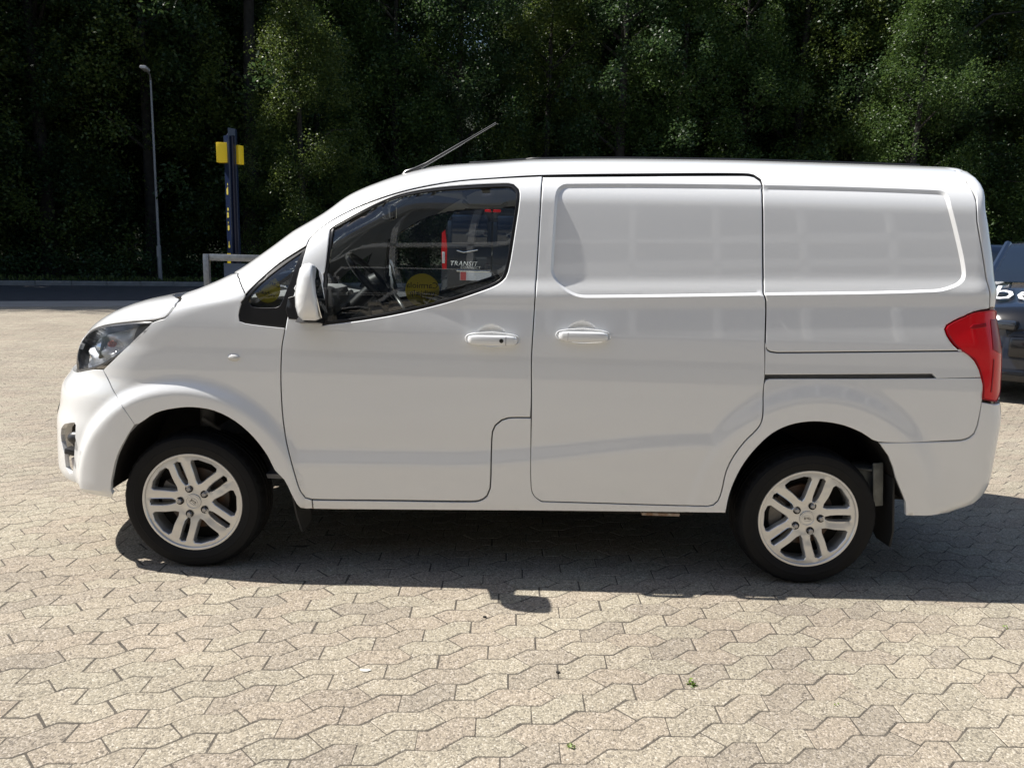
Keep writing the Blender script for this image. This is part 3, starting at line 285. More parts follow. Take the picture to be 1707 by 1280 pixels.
# ------------------------------------------------------------------ panels on the body surface
B=Body()
RECESS.append((np.array(TR['recess']),.010,.011))
def resample(P,step,closed=True):
    P=np.asarray(P,float); out=[]
    n=len(P)
    for i in range(n if closed else n-1):
        a,b=P[i],P[(i+1)%n]; m=max(1,int(math.ceil(np.linalg.norm(b-a)/step)))
        for k in range(m): out.append(a+(b-a)*k/m)
    if not closed: out.append(P[-1])
    return np.array(out)
def area(P): return .5*np.sum(P[:,0]*np.roll(P[:,1],-1)-np.roll(P[:,0],-1)*P[:,1])
def inset(P,d):
    a=P-np.roll(P,1,0); b=np.roll(P,-1,0)-P
    na=np.c_[-a[:,1],a[:,0]]/(np.linalg.norm(a,axis=1)[:,None]+1e-9); nb=np.c_[-b[:,1],b[:,0]]/(np.linalg.norm(b,axis=1)[:,None]+1e-9)
    m=na+nb; m/=np.linalg.norm(m,axis=1)[:,None]+1e-9
    k=np.clip((m*na).sum(1),.55,1)
    return P+m*(d/k)[:,None]
def fast_dist(P,x,z):
    return polydist(P,x,z)
def panel(name,poly,m,parent,holes=(),gap=.003,off=0.,grid=.018,depth=.018,bev=.0035,mirror=None,fine=(),disp=True,extra=None,step=.012,lines=(),shade_rim=False):
    loops=[]
    for i,l in enumerate([poly]+list(holes)):
        l=resample(l,step); ar=area(l)
        if (i==0)!=(ar>0): l=l[::-1]
        loops.append((inset(l,gap),inset(l,gap+bev)))
    P=np.asarray(loops[0][1]); lo,hi=P.min(0),P.max(0)
    gx,gz=np.meshgrid(np.arange(lo[0],hi[0],grid),np.arange(lo[1],hi[1],grid)); gx=gx+ (np.arange(gx.shape[0])%2)[:,None]*grid*.5
    gx,gz=gx.ravel(),gz.ravel()
    fx,fz=[],[]
    for (cs,cz,rs,rz,st) in fine:
        keep=((gx-cs)/rs)**2+((gz-cz)/rz)**2>1; gx,gz=gx[keep],gz[keep]
        a,b=np.meshgrid(np.arange(-rs,rs,st),np.arange(-rz,rz,st)); k=(a/rs)**2+(b/rz)**2<.96
        fx.append(a[k]+cs); fz.append(b[k]+cz)
    ok=np.ones(len(gx),bool)
    d=polydist(loops[0][1],gx,gz); ok&=d<-grid*.42
    for _,h in loops[1:]: ok&=polydist(h,gx,gz)>grid*.42
    gx,gz=gx[ok],gz[ok]
    if fx: gx=np.r_[gx,np.concatenate(fx)];gz=np.r_[gz,np.concatenate(fz)]
    pts=[];edges=[];rings=[]
    for l1,l2 in loops:
        b=len(pts); n=len(l2); pts+=[Vector(p) for p in l2]; edges+=[(b+i,b+(i+1)%n) for i in range(n)]; rings.append((b,n))
    for ln,closed in lines:
        ln=np.asarray(ln); okl=polydist(loops[0][1],ln[:,0],ln[:,1])<-.0015
        for _,h in loops[1:]: okl&=polydist(h,ln[:,0],ln[:,1])>.0015
        b=len(pts); pts+=[Vector(p) for p in ln]; nl=len(ln)
        edges+=[(b+i,b+(i+1)%nl) for i in range(nl if closed else nl-1) if okl[i] and okl[(i+1)%nl]]
        far=np.ones(len(gx),bool)
        for q in ln[okl]: far&=((gx-q[0])**2+(gz-q[1])**2)>.0085**2
        gx,gz=gx[far],gz[far]
        # drop unused points
        for i in range(nl):
            if not okl[i]: pts[b+i]=Vector((loops[0][1][0][0],loops[0][1][0][1]))
    pts+=[Vector((a,b)) for a,b in zip(gx,gz)]
    v2,e2,f2,ov,oe,of=delaunay_2d_cdt(pts,edges,[],0,1e-6)
    v2=np.array([tuple(v) for v in v2]); F=np.array([f for f in f2 if len(f)==3])
    cen=v2[F].mean(1)
    ok=polydist(loops[0][1],cen[:,0],cen[:,1])<0
    for _,h in loops[1:]: ok&=polydist(h,cen[:,0],cen[:,1])>0
    F=F[ok]
    inv={}
    for i,l in enumerate(ov):
        for j in l: inv[j]=i
    V=[B.P(v2[:,0],v2[:,1],off,disp)]
    nv=len(v2); Fl=[tuple(f) for f in F]; rimf=[]
    for (b,n),(l1,l2) in zip(rings,loops):
        r1=B.P(l1[:,0],l1[:,1],off-bev*.6,disp); r0=B.P(l1[:,0],l1[:,1],off-depth,disp)
        o1=nv; o0=nv+n; nv+=2*n; V+= [r1,r0]
        for i in range(n):
            j=(i+1)%n; a,c=inv.get(b+i),inv.get(b+j)
            if a is None or c is None: continue
            if a!=c: Fl.append((c,a,o1+i,o1+j))
            rimf.append(len(Fl)); Fl.append((o1+j,o1+i,o0+i,o0+j))
    V=np.concatenate(V)
    if extra is not None: V=extra(V)
    def emit(nm,V,F):
        o=mesh(nm,V,F,[m,GAPSHADE] if shade_rim else m,parent,True,24)
        if shade_rim:
            mi=np.zeros(len(F),int); mi[rimf]=1; o.data.polygons.foreach_set('material_index',mi)
        return o
    if mirror=='join':
        V2=V.copy(); V2[:,1]=2*YC-V2[:,1]; k=len(V)
        return emit(name,np.concatenate([V,V2]),Fl+[tuple(i+k for i in f[::-1]) for f in Fl])
    o=emit(name,V,Fl)
    if mirror=='copy':
        V2=V.copy(); V2[:,1]=2*YC-V2[:,1]
        return o,emit(name,V2,[f[::-1] for f in Fl])
    return o
def mir(o,parent=None):       # mirrored copy of a mesh object for the far side
    me=o.data.copy(); me.transform(Matrix.Translation((0,2*YC,0))@Matrix.Scale(-1,4,(0,1,0))); me.flip_normals()
    c=bpy.data.objects.new(o.name.split('.')[0],me); COL.objects.link(c); c.parent=parent if parent is not None else o.parent; return c

van=empty('panel_van',label='white panel van with silver alloy wheels parked side-on on the paving',cat='van')
A=lambda k:[tuple(p) for p in TR[k]]
DW=np.array(TR['door_window']); QW=np.array(TR['quarter_window']); QG=np.array(TR['quarter_glass'])
def orient(P): 
    P=np.asarray(P,float); return P if area(P)>0 else P[::-1]
DWG=inset(orient(resample(DW,.015)),.013)
# handle recesses are dished into the door skins
H1=TR['hand1'][0]; H2=TR['hand2'][0]
def dish(cs,cz):
    def f(V):
        q=((V[:,0]-cs)/.062)**2+((V[:,2]-cz)/.047)**2
        k=np.clip(1-q,0,1)**.75*.028; k[V[:,1]>.3]=0
        V=V.copy(); V[:,1]+=k; return V
    return f
doors=[]
RZ_=np.array(TR['recess'],float); RZ_[:,1]=np.where(RZ_[:,1]>1.5,1.5+(RZ_[:,1]-1.5)*.4/(B.tz(RZ_[:,0])-1.5),RZ_[:,1]); RL=orient(resample(RZ_,.016)); RLINES=[(inset(RL,-.001),True),(inset(RL,.004),True),(inset(RL,.0115),True)]
for nm,poly,holes,H in (('front_door',A('front_door'),[DW],H1),('sliding_door',A('sliding_door'),[],H2)):
    o,o2=panel(nm,poly,PAINT,van,holes=holes,mirror='copy',fine=[(H[0]-.005,H[1]+.008,.085,.06,.005)],extra=dish(H[0]-.005,H[1]+.012),depth=.03,gap=.0024,shade_rim=True,grid=.015,lines=RLINES if nm=='sliding_door' else ())
    doors.append((o,o2))
gl,gl2=panel('door_window',DWG,GLASS,doors[0][0],gap=0,bev=.001,off=-.012,depth=.003,grid=.05,mirror='copy'); gl2.parent=doors[0][1]
fr,fr2=panel('window_frame',DW,BLACKP,doors[0][0],holes=[DWG],gap=.0005,bev=.0015,off=-.004,depth=.02,grid=.03,mirror='copy'); fr2.parent=doors[0][1]
# quarter window
q1,q2=panel('quarter_window',QW,BLACKP,van,holes=[QG],gap=.001,bev=.002,off=-.003,depth=.02,grid=.03,mirror='copy')
g1,g2=panel('quarter_glass',inset(orient(QG),-.004),GLASS,q1,gap=0,bev=.001,off=-.008,depth=.003,grid=.04,mirror='copy'); g2.parent=q2
# mirror base plate (black triangle on the door corner)
PE=A('pillar_edge')
TAIL=A('tail_left')
side=[(-.60,1.303)]+A('pillar_foot')+A('body_side_low')+[p for p in TAIL[::-1] if 1.0737<p[1]<1.2500]+[(3.5025,1.2522),(3.4311,1.4064),(3.3456,1.6155),(3.334,1.79),(3.347,1.83),(3.356,1.884)]
side+= [(s,1.884) for s in np.arange(3.3,-.2,-.12)]+[(-.25,1.862)]+PE[::-1]
panel('body_side',side,PAINT,van,mirror='copy',grid=.016,lines=RLINES,gap=.0022,shade_rim=True)
panel('rail_cover',A('rail_cover'),PAINT,van,mirror='copy',gap=.0004,bev=.002)
panel('side_sill',A('side_sill'),PAINT,van,mirror='copy',gap=.0006,bev=.002,grid=.014)
fender=A('fender')+[(-.50,1.213),(-.60,1.298)]+A('pillar_foot')+A('fender_low')
panel('front_fender',fender,PAINT,van,mirror='copy',gap=.0006,bev=.0018,grid=.013,depth=.012)
panel('bonnet',A('bonnet_edge')+[(-.45,1.203),(-1.606,1.195),(-1.606,.86),(-1.2,.88),(-1.0,.905)],PAINT,van,mirror='join')
panel('cowl',[(-.46,1.206),(-.62,1.30),(-.66,1.30),(-1.606,1.235),(-1.606,1.198)],BLACKP,van,mirror='join',off=-.012,grid=.03)
wsh=[(-1.606,1.238),(-.68,1.305)]+[(a-.012,b) for a,b in PE]+[(-.35,1.865),(-1.606,1.84)]
panel('windscreen',wsh,GLASS,van,mirror='join',off=-.004,gap=0,bev=.001,depth=.004,grid=.04)
fog=A('fog')
bump=A('bumper_top')+A('bumper_arch')+A('bumper_low')+[(-.75,.352),(-1.0,.352),(-1.606,.352),(-1.606,.842),(-1.0,.842),(-.80,.843)]
GR=[(-1.615,.56),(-1.615,.73),(-1.10,.735),(-1.02,.64),(-1.08,.56)]
fb=panel('front_bumper',bump,PAINT,van,holes=[fog],mirror='join',gap=.0006,bev=.0016)
panel('radiator_grille',GR,BLACKP,fb,off=.006,depth=.012,mirror='join')
# fog lamp pocket
fp=panel('fog_lamp_pocket',inset(orient(fog),-.006),DARK,fb,off=-.045,gap=0,depth=.003,grid=.02,mirror='copy')
fpc=np.array(fog).mean(0)
lampm=mat('grey_lamp',(.035,.035,.037),.4,coat=.2)
p=B.P(np.array([-.625]),np.array([.562]))[0]
o=MB().lathe([(.0,-.03),(.018,-.028),(.027,-.015),(.03,0.),(.027,.03)],24,'x',(p[0]+.012,p[1]+.012,p[2])).build('fog_lamp',lampm,fb); mir(o,fb)
p=B.P(np.array([-.645]),np.array([.497]))[0]
o=MB().box((p[0]+.005,p[1]+.012,p[2]),(.055,.05,.028),Matrix.Rotation(.25,3,'Y'),.006).build('fog_lamp_visor',lampm,fb); mir(o,fb)
p=B.P(np.array([-.64]),np.array([.445]))[0]
o=MB().box((p[0]+.012,p[1]+.012,p[2]),(.022,.03,.05),Matrix.Rotation(-.1,3,'Y'),.005).build('reflector',mat('reflector',(.55,.5,.48),.2,coat=1),fb); mir(o,fb)
# headlights
HL=A('headlight')
hl,hl2=panel('headlight',HL,mat('lamp_rim',(.10,.10,.105),.3,coat=.6),van,holes=[inset(orient(resample(HL,.015)),.011)],off=-.002,gap=.001,bev=.002,depth=.05,mirror='copy',grid=.02)
l1,l2=panel('lens',inset(orient(resample(HL,.015)),.009),CLEAR,hl,off=.0,gap=0,bev=.002,depth=.004,mirror='copy',grid=.02); l2.parent=hl2
def wob(V):
    V=V.copy(); V[:,1]+= .014*np.sin(V[:,2]*70+V[:,0]*30)+.012*np.sin(V[:,0]*55-V[:,2]*18); V[:,0]+=.010*np.sin(V[:,2]*85); return V
r1,r2=panel('reflector_bowl',inset(orient(resample(HL,.015)),.004),BOWL,hl,off=-.055,gap=0,bev=.002,depth=.004,mirror='copy',grid=.014,extra=wob); r2.parent=hl2
p=B.P(np.array([-.62]),np.array([.965]))[0]
o=MB().lathe([(0,-.03),(.02,-.026),(.034,-.012),(.038,.01),(.045,.012),(.045,.03)],28,'x',(p[0]+.05,p[1]+.035,p[2])).build('bulb',mat('projector',(.55,.56,.58),.08,metal=1.),hl); mir(o,hl2)
p=B.P(np.array([-.56]),np.array([.97]))[0]
o=MB().box((p[0]+.03,p[1]+.03,p[2]),(.012,.03,.10),Matrix.Rotation(.25,3,'Y'),.003).build('divider',BLACKP,hl); mir(o,hl2)
p=B.P(np.array([-.47]),np.array([.99]))[0]
o=MB().lathe([(0,-.02),(.012,-.016),(.017,0),(.012,.02)],16,'y',(p[0]+.02,p[1]+.035,p[2])).build('indicator_bulb',mat('amber',(.45,.10,.06),.2,coat=1),hl); mir(o,hl2)
# rear end
gate=[(3.357,1.862),(3.352,1.83),(3.339,1.79),(3.3505,1.6155),(3.4360,1.4064),(3.5080,1.2545),(3.56,1.2555),(3.695,1.245),(3.705,.852),(5.006,.852),(5.006,1.862)]
panel('tailgate',gate,PAINT,van,mirror='join',grid=.03)
tl=TAIL+[(3.442,.8647),(3.564,.852),(3.665,.90),(3.685,1.03),(3.670,1.236),(3.56,1.2505)]
t1,t2=panel('tail_light',tl,[REDL],van,mirror='copy',off=.004,bev=.006,depth=.05,grid=.015,gap=.004)
inn=[(3.30,1.175),(3.35,1.205),(3.47,1.225),(3.55,1.22),(3.57,1.12),(3.54,1.0),(3.50,1.04),(3.42,1.07),(3.36,1.10)]
panel('inner_lens',[(3.50,1.08),(3.505,1.205),(3.62,1.205),(3.63,1.06),(3.56,1.065)],DRED,t1,off=.0065,gap=0,bev=.003,depth=.004,grid=.02)
panel('inner_lens',[(3.33,1.17),(3.36,1.185),(3.46,1.19),(3.46,1.175),(3.36,1.165)],DRED,t1,off=.0065,gap=0,bev=.002,depth=.004,grid=.02)
panel('inner_lens',[(3.50,.90),(3.505,1.04),(3.515,1.04),(3.51,.90)],DRED,t1,off=.0065,gap=0,bev=.001,depth=.004,grid=.02)
panel('lens_rim',tl,DRED,t1,holes=[inset(orient(resample(tl,.015)),.012)],off=.0062,gap=.004,bev=.002,depth=.006,grid=.02)
rb=A('rear_bumper')+[(3.70,.846),(5.006,.846),(5.006,.40),(3.74,.41)]+A('rear_bumper_low')[:3]+A('arch_r')[::-1][:5]
rbl=A('rear_bumper')+[(3.70,.846),(5.006,.846),(5.006,.42),(3.75,.42)]+[tuple(p) for p in TR['rear_bumper_low']]
panel('rear_bumper',rbl,PAINT,van,mirror='join',gap=.002,grid=.022)
# roof: skin from the side rails across the van
ss=np.r_[np.linspace(S0,-.3,40),np.linspace(-.24,3.4,90),np.linspace(3.45,S1,40)]
z0=np.where(ss<-.22,1.852,np.where(ss>3.37,1.848,1.868))
rows=[]
for k in range(6): rows.append(B.P(ss,z0+(1.8995-z0)*k/5,(-.004,-.003,-.001,0,0,0)[k]))
top=rows[-1]; m2=[]
for k in range(1,9):
    t=k/9; y=top[:,1]+(2*YC-2*top[:,1])*t; b=np.minimum(np.abs(YC-top[:,1])*2,1); zz=top[:,2]+.018*4*t*(1-t)*b
    m2.append(np.c_[top[:,0],y,zz])
rows=rows+m2+[np.c_[r[:,0],2*YC-r[:,1],r[:,2]] for r in rows[::-1]]
V=np.concatenate(rows); n=len(ss)
F=[(i*n+j,i*n+j+1,(i+1)*n+j+1,(i+1)*n+j) for i in range(len(rows)-1) for j in range(n-1)]
mesh('roof',V,F,PAINT,van,True,60)
q=B.P(np.linspace(.2,3.3,60),np.full(60,1.896))
mo=MB().tube([(a,b+.02,c+.006) for a,b,c in q],.007,6).build('roof_moulding',BLACKP,van); mir(mo)
# inner shell: cabin lining and dark backing behind the shut lines
gs=np.arange(-.66,3.42,.011); gz=np.arange(.33,1.885,.0105)
X,Z=np.meshgrid(gs,gz); PV=B.P(X,Z,-.036); cs,cz=X[:-1,:-1]+.0055,Z[:-1,:-1]+.0052
pc=B.P(cs,cz)
ok=(polydist(inset(orient(resample(DW,.015)),-.014),cs,cz)>0)&(polydist(inset(orient(QG),-.012),cs,cz)>0)&(np.hypot(pc[...,0]+.01,pc[...,2]-.32)>.45)&(np.hypot(pc[...,0]-2.725,pc[...,2]-.33)>.44)
pe_=np.array(sorted(PE,key=lambda q:q[1])); ok&=((cs>-.30)&(cz<1.28))|((cz>=1.28)&(cs>np.interp(cz,pe_[:,1],pe_[:,0])-.03))
W_=X.shape[1]; F=[];M=[]
for i,j in zip(*np.where(ok)):
    F.append((i*W_+j,i*W_+j+1,(i+1)*W_+j+1,(i+1)*W_+j)); M.append(1 if (cz[i,j]>1.60 and .62<cs[i,j]<1.8) else 0)
for side_ in (0,1):
    V=PV.reshape(-1,3).copy()
    if side_: V[:,1]=2*YC-V[:,1]
    o=mesh('inner_lining',V,F,[TRIM,HEADL],van,True,180); o.data.polygons.foreach_set('material_index',M)
# ------------------------------------------------------------------ wheels
def wheel_parts():
    P={}
    # rim face: disc with five slots and five windows, then walls
    R=.2085
    def pol(r,a): return (r*math.cos(math.radians(a)),r*math.sin(math.radians(a)))
    holes=[]
    for k in range(5):
        a=72*k
        win=[pol(.188,52+a-13.0),pol(.1925,52+a-10),pol(.194,52+a),pol(.1925,52+a+10),pol(.188,52+a+13),pol(.178,52+a+14.5)]
        win=[pol(.178,36+a-18.5),pol(.190,36+a-16.5),pol(.195,36+a-8),pol(.195,36+a+10),pol(.190,36+a+18.5),pol(.178,36+a+20),pol(.135,36+a+15),pol(.096,36+a+9),pol(.084,36+a+2),pol(.096,36+a-6),pol(.135,36+a-13.5)]
        holes.append(win)
        ca,sa=math.cos(math.radians(a+2)),math.sin(math.radians(a+2))
        sl=[(.080,-.006),(.098,-.0130),(.13,-.0145),(.186,-.0135),(.192,.0),(.187,.015),(.13,.0155),(.10,.0125),(.080,.006)]
        holes.append([(u*ca-v*sa,u*sa+v*ca) for u,v in sl])
    def yprof(r): return np.interp(r,[0,.035,.06,.08,.13,.18,.2,.2085],[.012,.012,.014,.009,.002,.001,.002,.004])
    loops=[resample([pol(R,a) for a in range(0,360,4)],.012)]+[resample(h,.008) for h in holes]
    L=[]
    for i,l in enumerate(loops):
        l=np.asarray(l)
        if (i==0)!=(area(l)>0): l=l[::-1]
        L.append((l,inset(l,.0025) if i else l))
    pts=[];ed=[];rg=[]
    for l,l2 in L:
        b=len(pts);n=len(l);pts+=[Vector(p) for p in l2];ed+=[(b+i,b+(i+1)%n) for i in range(n)];rg.append((b,n))
    for r in np.arange(.012,.2,.012):
        m=max(6,int(2*math.pi*r/.012))
        for j in range(m):
            x,z=r*math.cos(2*math.pi*j/m),r*math.sin(2*math.pi*j/m)
            if all(polydist(l2,np.array([x]),np.array([z]))[0]>.004 for _,l2 in L[1:]): pts.append(Vector((x,z)))
    v2,_,f2,ov,_,_=delaunay_2d_cdt(pts,ed,[],0,1e-7)
    v2=np.array([tuple(v) for v in v2]);F=np.array([f for f in f2 if len(f)==3]);c=v2[F].mean(1)
    ok=np.hypot(c[:,0],c[:,1])<R
    for _,h in L[1:]: ok&=polydist(h,c[:,0],c[:,1])>0
    F=F[ok]; inv={j:i for i,l in enumerate(ov) for j in l}
    def chamf(x,z):
        # wide spoke of every pair carries a lower facet beside the slot
        a=np.degrees(np.arctan2(z,x)); r=np.hypot(x,z); q=((a+36)%72)-36
        v=r*np.sin(np.radians(q-2)); f=np.where((v<-.010)&(v>-.030)&(r>.085)&(r<.194),.005*np.clip((-.008-v)/.006+.3,0,1),0)
        return f
    V=[np.c_[v2[:,0],yprof(np.hypot(v2[:,0],v2[:,1]))+chamf(v2[:,0],v2[:,1]),v2[:,1]]];nv=len(v2);Fl=[tuple(f[::-1]) for f in F]
    for (b,n),(l,l2) in list(zip(rg,L))[1:]:
        y=yprof(np.hypot(l[:,0],l[:,1])); ins=inset(l,-.002)
        V+=[np.c_[l[:,0],y+.003,l[:,1]],np.c_[ins[:,0],y+.034,ins[:,1]]]
        for i in range(n):
            j=(i+1)%n;a,c_=inv[b+i],inv[b+j]
            Fl+=[(a,c_,nv+j,nv+i),(nv+i,nv+j,nv+n+j,nv+n+i)]
        nv+=2*n
    V=np.concatenate(V)
    mb=MB().add(V,Fl)
    # lip and barrel
    mb.lathe([(.2085,.004),(.2105,-.001),(.2125,-.003),(.2205,-.003),(.2225,.0),(.2225,.010),(.217,.014)],72)
    mb.lathe([(.2085,.004),(.206,.012),(.203,.03),(.199,.09),(.2,.17)],72)
    P['rim']=mb.build('rim',ALLOY,None,True,35)
    # tyre
    pr=[(.216,.012),(.219,.004),(.226,-.003),(.236,-.0075),(.252,-.0085),(.256,-.0100),(.259,-.0085),(.268,-.009),(.284,-.006),(.290,-.0045),(.2915,-.0015),(.298,.004),(.3045,.014),(.3085,.028),(.3100,.040)]
    for g in (.058,.092,.126): pr+=[(.3115,g-.006),(.3045,g-.004),(.3045,g+.004),(.3115,g+.006)]
    pr+=[(.310,.150),(.3045,.172),(.290,.188),(.25,.195),(.216,.18)]
    tb=MB().lathe(pr,120)
    V=np.array(tb.V); r=np.hypot(V[:,0],V[:,2]); a=np.arctan2(V[:,2],V[:,0])
    # shoulder sipes: alternate segments pulled in
    sh=(r>.3)&(V[:,1]<.05); seg=(np.round(a/(2*math.pi)*120).astype(int)%3==0)
    k=np.where(sh&seg,1-.005/r,1.); V[:,0]*=k;V[:,2]*=k
    V[:,2]=np.maximum(V[:,2],-.3045)
    tb.V=[tuple(v) for v in V]
    P['tyre']=tb.build('tyre',RUBBER,None,True,28)
    # hub cap with oval emblem
    P['hub_cap']=MB().lathe([(0,.0075),(.027,.0075),(.0285,.0085),(.030,.0065),(.0335,.006),(.035,.012)],40).build('hub_cap',ALLOY,None,True,30)
    em=MB(); n=36
    for ro,ri,y0,y1 in ((1,.86,.0075,.0052),):
        V=[];
        for j in range(n):
            a=2*math.pi*j/n; ca,sa=math.cos(a),math.sin(a)
            V+=[(.0235*ca,.0075,.0145*sa),(.0235*ca,.0052,.0145*sa),(.0215*ca,.0052,.0125*sa),(.0215*ca,.0075,.0125*sa)]
        F=[(4*j+q,4*j+(q+1)%4,4*((j+1)%n)+(q+1)%4,4*((j+1)%n)+q) for j in range(n) for q in range(4)]
        em.add(V,F)
    P['emblem']=em.build('emblem',ALLOY,None,True,30)
    me=text_mesh('BYD',.0155,.0022,1.0); me.transform(Matrix.Translation((0,.0062,-.0004))@Matrix.Rotation(math.pi/2,4,'X')); me.materials.clear(); 
    P['lettering']=link('lettering',me,mat('emblem_grey',(.2,.19,.18),.4,metal=.6),None,False)
    nut=MB().lathe([(0,-.003),(.0085,-.003),(.0105,-.001),(.0105,.012)],6); nut.lathe([(.0105,.0085),(.016,.0065),(.017,.0055)],20,mi=1)
    P['wheel_nut']=nut.build('wheel_nut',[STEELN,DARK],None,False)
    P['wheel_nut'].data.transform(Matrix.Translation((.060,.004,0)))
    P['brake_disc']=MB().lathe([(.06,.062),(.06,.068),(.085,.070),(.138,.070),(.138,.092),(.06,.092)],48).build('brake_disc',DISC)
    cal=MB()
    arc=[(math.cos(a)*r,math.sin(a)*r) for r,rg_ in ((.10,1),(.158,-1)) for a in (np.linspace(-.45,.45,8) if rg_==1 else np.linspace(.45,-.45,8))]
    cal.extrude(arc,'y',.050,.095); P['brake_caliper']=cal.build('brake_caliper',mat('caliper',(.22,.21,.20),.5,metal=.4,noise=.3,nscale=30))
    P['hub_back']=MB().lathe([(.205,.10),(.06,.10)],40).build('backing_plate',DARK)
    return P
WP=wheel_parts()
def place_wheel(x,y,rot,flip,steer=0.):
    e=empty('wheel'); e.parent=van; e.location=(x,y,.3045); 
    M=Matrix.Rotation(-rot,4,'Y')
    for nm,o in WP.items():
        for k in range(5 if nm=='wheel_nut' else 1):
            c=o.copy(); COL.objects.link(c); c.parent=e
            R=Matrix.Identity(4)
            if nm in ('rim','hub_cap','emblem','lettering'): R=M
            if nm=='wheel_nut': R=Matrix.Rotation(-(rot+math.radians(72*k)),4,'Y')
            if nm=='brake_caliper': R=Matrix.Rotation(-math.pi*.97,4,'Y')
            if nm in('emblem','lettering'): c.name=nm
            c.matrix_local=R
    e.rotation_euler=(0,0,(math.pi if flip else 0)+steer)
    return e
place_wheel(0,0,math.radians(-37),False,0.0)
place_wheel(2.725,0.,math.radians(0),False)
place_wheel(0,2*YC,.6,True); place_wheel(2.725,2*YC,.2,True)
for o in WP.values(): bpy.data.objects.remove(o)
# ------------------------------------------------------------------ arch liners, underbody, flaps
for key,cx,cz in (('arch_f',-.01,.32),('arch_r',2.725,.33)):
    a=np.array(TR[key]); p=B.P(a[:,0],a[:,1],-.01)
    n=len(p); rowsV=[]
    for y in (0.,.02,.2,.42): q=p.copy(); q[:,1]=q[:,1]+.002+y; s=1+.03*min(y*20,1); q[:,0]=cx+(q[:,0]-cx)*s; q[:,2]=np.where(q[:,2]>.4,cz+(q[:,2]-cz)*s,q[:,2]); rowsV.append(q)
    back=rowsV[-1].mean(0)
    V=np.concatenate(rowsV+[back[None]]); F=[(i*n+j,i*n+j+1,(i+1)*n+j+1,(i+1)*n+j) for i in range(3) for j in range(n-1)]+[(3*n+j,3*n+j+1,4*n) for j in range(n-1)]
    o=mesh('arch_liner',V,F,LINER,van,True,60); mir(o)
ub=MB(); ub.box((1.36,YC,.34),(1.75,1.50,.12)); ub.box((-.50,YC,.47),(.2,.9,.10)); ub.box((3.28,YC,.42),(.40,1.30,.14)); ub.box((0,YC,.40),(.8,.75,.22)); ub.box((2.725,YC,.40),(.8,.80,.2))
ub.tube([(2.725,.1,.31),(2.725,1.56,.31)],.04,12); ub.tube([(0,.1,.31),(0,1.56,.31)],.03,12); ub.tube([(.6,1.1,.24),(2.3,1.1,.24),(3.4,1.2,.27)],.03,10); ub.box((2.95,1.15,.28),(.5,.22,.14),bev=.04)
ub.build('underbody',DARK,van,True,40)
for c_,s_ in (((.60,.045,.286),(.16,.03,.014)),((.505,.045,.288),(.06,.03,.014)),((2.08,.05,.295),(.17,.03,.014))):
    o=MB().box(c_,s_,bev=.003).build('sill_flange',mat('flange',(.55,.50,.45),.6,col2=(.25,.14,.08),nscale=40),van); mir(o)
def flap(x0,x1,z1,z0,y0,y1,lean):
    b=MB(); pr=[(y0,z1),(y1,z1),(y1,z0+.02),(y1-.03,z0),(y0+.03,z0+.005),(y0,z0+.09)]
    V=[(x0+lean*(z1-z)/.3,y,z) for y,z in pr]+[(x0+.008+lean*(z1-z)/.3,y,z) for y,z in pr]; n=len(pr)
    b.add(V,[tuple(range(n)),tuple(range(2*n-1,n-1,-1))]+[(i,(i+1)%n,n+(i+1)%n,n+i) for i in range(n)])
    o=b.build('mudflap',mat('flap_rubber',(.022,.023,.024),.6,bump=.1,bscale=60),van,True,30); mir(o)
flap(.415,.43,.50,.165,.0,.19,.05)
flap(3.085,3.1,.50,.165,.012,.20,.03)
br=MB().box((3.045,.06,.455),(.045,.012,.20),Matrix.Rotation(-.1,3,'Y'),.003); br.tube([(2.93,.12,.515),(3.05,.06,.515)],.005,6); br.box((3.02,.16,.44),(.1,.12,.16),bev=.02); br.tube([(2.95,.15,.47),(3.1,.2,.40)],.03,10)
o=br.build('chassis_bracket',mat('bracket',(.20,.21,.20),.5,metal=.3,noise=.4,nscale=20),van); mir(o)
st=MB().tube([(.02,.13,.32),(.0,.22,.78)],[.028,.035],12); st.tube([(.01,.12,.66),(.08,.14,.60)],.012,8)
o=st.build('suspension_strut',mat('strut',(.09,.09,.09),.6,noise=.4,nscale=20),van); mir(o)
